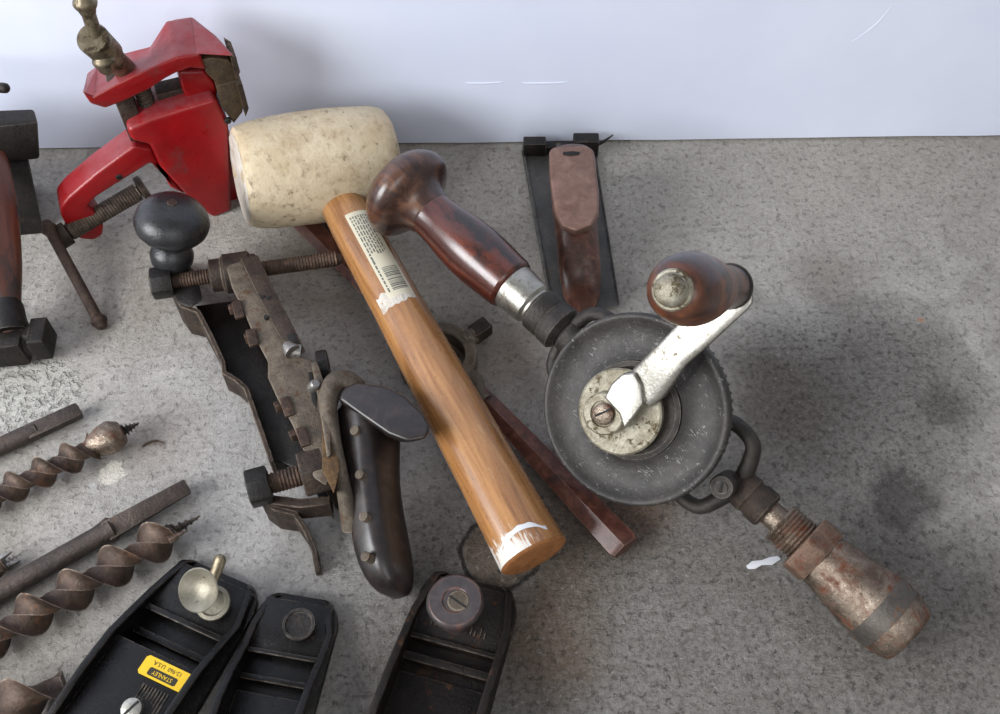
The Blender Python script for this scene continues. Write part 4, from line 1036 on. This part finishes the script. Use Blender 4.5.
def block_plane(name_label, M_, W, kind, m):
    t_ = Thing('block_plane', name_label, 'hand plane', M_, 'block planes along the bottom')
    sp = side_profile(kind); Lh = -sp[-1][0]
    toe = .7                        # corner taper of the toe
    mb = MB()
    body = [(-W / 2, -Lh), (W / 2, -Lh), (W / 2, -1.2), (W / 2 - .25, -.5), (W / 2 - .9, 0), (-W / 2 + .9, 0), (-W / 2 + .25, -.5), (-W / 2, -1.2)]
    mb.poly(body, .02, .55, None, bev=.06); mb.build('sole', m, t_)
    for s_ in (-1, 1):
        v_, f_ = [], []; th_ = .38
        ys = sp
        for i, (y_, h_) in enumerate(ys):
            ins = {0: .75, 1: .45}.get(i, 0) if i < 2 else 0
            xo = W / 2 - ins
            v_ += [(s_ * (xo), y_, .02), (s_ * xo, y_, h_), (s_ * (xo - th_), y_, h_), (s_ * (xo - th_), y_, .02)]
        for i in range(len(ys) - 1):
            for k in range(4): f_.append((i * 4 + k, i * 4 + (k + 1) % 4, i * 4 + 4 + (k + 1) % 4, i * 4 + 4 + k))
        f_ += [(0, 1, 2, 3), tuple(range(len(ys) * 4 - 4, len(ys) * 4))]
        mb = MB(); mb.add(v_, f_, bev=.1, seg=3, ang=40); mb.build('side_wall', m, t_)
    return t_, Lh
def ledge(t_, W, y0, y1, z, m, name='throat_plate', slope=0.):
    mb = MB(); a_ = [(-W / 2 + .36, y1), (W / 2 - .36, y1), (W / 2 - .36, y0), (-W / 2 + .36, y0)]
    mb.prism([(x, y, .5) for x, y in a_], [(x, y, z + (slope if y == y1 else 0)) for x, y in a_], bev=.08); return mb.build(name, m, t_)
# --- plane A with nickel fittings and the yellow sticker
Ma = plane_frame((225, 577), (115, 752)); W = 5.1
pa_, Lh = block_plane('black block plane with bright adjusting disc and yellow sticker', Ma, W, 'a', 'black_japan')
ledge(pa_, W, -.4, -2.9, .95, 'black_japan')
ledge(pa_, W, -2.9, -3.2, 1.25, 'black_japan', 'cross_rib')
ledge(pa_, W, -4.0, -4.35, .95, 'black_japan', 'cross_rib')
ledge(pa_, W, -4.9, -12, 1.95, 'black_japan', 'lever_cap', .6)
c_ = pa_.P(199, 590, 3.0)
mb = MB(); base_ = pa_.P(206, 598, 1.0); 
tn = V((-.05, -.5, .86)); fm = frame(V(c_) - tn * .9, V(c_))
mb.rev([(0, 0), (0, .35), (.3, .4), (.55, .75), (.9, 1.0), (.98, 1.04), (1.02, .98), (.95, .88), (.72, .6), (.6, .3), (.57, 0)], fm, 40)
dsk = mb.build('finger_rest', 'nickel_dull', pa_, label='bright dished finger rest')
mb = MB(); b0_ = V(c_) - tn * .9; mb.tube([b0_, pa_.P(206, 602, 1.0)], .4, 14, 1); mb.build('post', 'nickel', dsk)
c3 = pa_.P(213, 603, 1.5); mb = MB(); mb.rev([(-.5, .5), (-.1, .75), (0, .85), (.12, .82), (.14, .65), (.05, .55), (.05, 0)], frame(c3, V(c3) + V((.1, -.2, 1))), 32); mb.build('locking_ring', 'nickel_dull', pa_)
mb = MB(); mb.tube([pa_.P(209, 588, 1.5), pa_.P(215, 574, 1.9), pa_.P(220, 560, 2.3)], [.32, .3, .32], 14, 5, flat=.55, roundcap=True); mb.build('throat_lever', 'brass_screw', pa_)
mb = MB(); c4 = pa_.P(190, 615, 2.3); mb.rev([(-1.4, .22), (-.35, .25), (-.2, .38), (.1, .42), (.3, .3), (.36, 0)], frame(c4, V(c4) + V((0, 0, 1))), 24); mb.build('small_screw', 'nickel', pa_)
# sticker lies on the lever cap
def cap_z(y): return 1.95 + .6 * ((-4.9 - y) / 7.1)
st = [pa_.P(x, y, 2.1) for x, y in ((147, 658), (192, 673), (182, 690), (136, 672))]
scx = sum(p.x for p in st) / 4; scy = sum(p.y for p in st) / 4
tilt = -math.atan(.6 / 7.1)
SM = T(scx, scy, cap_z(scy) + .02) @ Matrix.Rotation(tilt, 4, 'X')
mb = MB(); sw, sh = 1.2, .46
rc = [(-sw + .12, -sh), (sw - .12, -sh), (sw, -sh + .12), (sw, sh - .12), (sw - .12, sh), (-sw + .12, sh), (-sw, sh - .12), (-sw, -sh + .12)]
mb.poly(rc, 0, .03, SM, bev=0); stk = mb.build('sticker', 'sticker_yellow', pa_, label='yellow sticker with black print')
SR = SM @ RZ(180)
mb = MB(); mb.poly([(x * .62, y * .40 + .17) for x, y in rc], .03, .045, SR, bev=0)
mb.text('12-960  U.S.A.', .28, SR @ T(0, -.24, .035), .006, .95); mb.build('printing', 'sticker_black', stk)
mb = MB(); mb.text('STANLEY', .27, SR @ T(0, .17, .05), .006, .95); mb.build('brand_lettering', 'sticker_yellow', stk)
# slot and screw lower down
cz = pa_.P(146, 697, 2.3); mb = MB(); 
slp = [pa_.P(x, y, 2.2) for x, y in ((134, 700), (143, 690), (156, 690), (158, 698), (146, 716), (130, 725), (122, 720))]
mb.prism([(p.x, p.y, cap_z(p.y) - .1) for p in slp], [(p.x, p.y, cap_z(p.y) + .03) for p in slp], bev=.01); mb.build('screw_slot', 'groove_dark', pa_)
c5 = pa_.P(132, 709, 2.5); mb = MB(); fm = frame(c5, V(c5) + V((0, -.1, 1))); mb.rev([(-.7, .3), (-.3, .32), (-.1, .5), (.12, .46), (.16, .3), (.17, 0)], fm, 24); ls_ = mb.build('cap_screw', 'nickel', pa_)
mb = MB(); mb.box((0, 0, .15), (.1, .85, .08), fm @ RZ(70), bev=0); mb.build('slot', 'groove_dark', ls_)
mb = MB()
for k in range(9):
    x_ = .35 + k * .16; mb.box((x_, cz.y - .1, cap_z(cz.y) + .02), (.07, 1.2, .05), bev=0)
mb.build('knurling', 'black_japan', pa_)
# --- plane B with round cap
Mb = plane_frame((305, 600), (262, 745)); W = 4.1
pb_, Lh = block_plane('small black block plane with plain round disc at its front, between the other two', Mb, W, 'b', 'black_japan')
ledge(pb_, W, -.4, -3.0, .85, 'black_japan')
ledge(pb_, W, -3.0, -3.25, 1.1, 'black_japan', 'cross_rib')
ledge(pb_, W, -4.2, -4.5, 1.0, 'black_japan', 'cross_rib')
ledge(pb_, W, -5.0, -12, .9, 'black_japan', 'lever_cap', .8)
c_ = pb_.P(299, 624, 1.35); mb = MB()
mb.rev([(-.6, .7), (-.1, .76), (.0, .8), (.06, .76), (.06, .66), (-.03, .6), (-.06, .3), (-.06, 0)], T(*c_), 40); mb.build('finger_rest', 'dark_iron', pb_)
# --- plane C with wooden knob
Mc = plane_frame((475, 584), (424, 750)); W = 4.95
pc_, Lh = block_plane('rusty block plane with round wooden front knob and slotted screw', Mc, W, 'c', 'black_rusty')
ledge(pc_, W, -.4, -3.5, .9, 'black_rusty')
ledge(pc_, W, -3.5, -3.75, 1.15, 'black_rusty', 'cross_rib')
ledge(pc_, W, -4.4, -4.8, 1.05, 'black_rusty', 'cross_rib')
ledge(pc_, W, -5.3, -12, .8, 'black_rusty', 'lever_cap', .7)
c_ = pc_.P(455, 600, 3.0); mb = MB()
mb.rev([(-2.1, .9), (-1.4, .85), (-1.0, 1.0), (-.7, 1.25), (-.3, 1.36), (-.08, 1.3), (0, 1.2), (0, .62), (-.06, .55), (-.06, 0)], T(*c_), 48)
kn = mb.build('front_knob', 'plane_knob_wood', pc_, label='dark wooden knob with worn reddish rim')
mb = MB(); mb.rev([(-.1, .5), (.0, .5), (.04, .46), (.04, 0)], T(*c_) @ T(.15, 0, 0), 28); s_ = mb.build('screw', 'dusty_iron', kn)
mb = MB(); mb.box((.15, 0, .04), (.95, .09, .03), T(*c_) @ RZ(-20), bev=0); mb.build('slot', 'groove_dark', s_)
# worn cast lettering, only upright strokes are left readable
mb = MB(); random.seed(3); x_ = -1.35
for k, hgt in enumerate((.3, .3, .5, .5, .3, .55, .35, .3, .3, .45, .3, .5, .3)):
    mb.box((x_, -2.75 + hgt / 2 - .15, .92), (.07, hgt, .07), bev=.02); x_ += .21 + random.uniform(-.02, .05)
mb.build('cast_lettering', 'black_rusty', pc_)

# ================================================================== small litter
mb = MB(); pts = [(746, 566), (752, 561), (762, 560), (770, 557), (778, 556), (781, 559), (772, 565), (762, 565), (755, 569), (748, 569)]
loc = P(763, 563)
mb.prism([P(x, y, .02) for x, y in pts], [P(x, y, .07) for x, y in pts], bev=.01)
single('paint_flake', 'thin white paint flake on the concrete beside the chuck thread', 'flake', mb, 'paper_white', loc)
mb = MB(); pts = [P(142, 447, .1), P(148, 443, .12), P(156, 441, .1), P(164, 443, .08)]
mb.tube(pts, [.05, .08, .07, .04], 8, 4)
single('wood_shaving', 'small curled brown shaving on the concrete beside the auger head', 'shaving', mb, 'rust_iron', P(152, 444))

# ================================================================== light, world, camera
def area(name, loc, target, sx, sy, power, col):
    l = bpy.data.lights.new(name, 'AREA'); l.shape = 'RECTANGLE'; l.size = sx; l.size_y = sy; l.energy = power; l.color = col
    o = bpy.data.objects.new(name, l); COL.objects.link(o); o.location = V(loc) * S
    o.rotation_euler = (V(target) - V(loc)).to_track_quat('-Z', 'Y').to_euler(); return o
area('window_light', (-110, -28, 70), (0, 38, 2), .9, .6, 24, (.97, .98, 1.0))
area('rear_area_light', (60, -170, 150), (0, 35, 5), 1.6, 1.2, 13, (.98, .98, 1.0))  # broad area light behind and to the right of the camera
w = bpy.data.worlds.new('w'); sc.world = w; w.use_nodes = True
w.node_tree.nodes['Background'].inputs[0].default_value = (.96, .96, .97, 1); w.node_tree.nodes['Background'].inputs[1].default_value = .35
cd = bpy.data.cameras.new('camera'); co = bpy.data.objects.new('camera', cd); COL.objects.link(co)
cd.lens = 36; cd.sensor_width = 36; cd.clip_start = .01; co.location = (0, 0, H * S); co.rotation_euler = (R(90) - PIT, 0, 0)
sc.camera = co
vs = sc.view_settings; vs.view_transform = 'Standard'; vs.look = 'None'; vs.gamma = 1; vs.use_curve_mapping = False; vs.exposure = 0.22
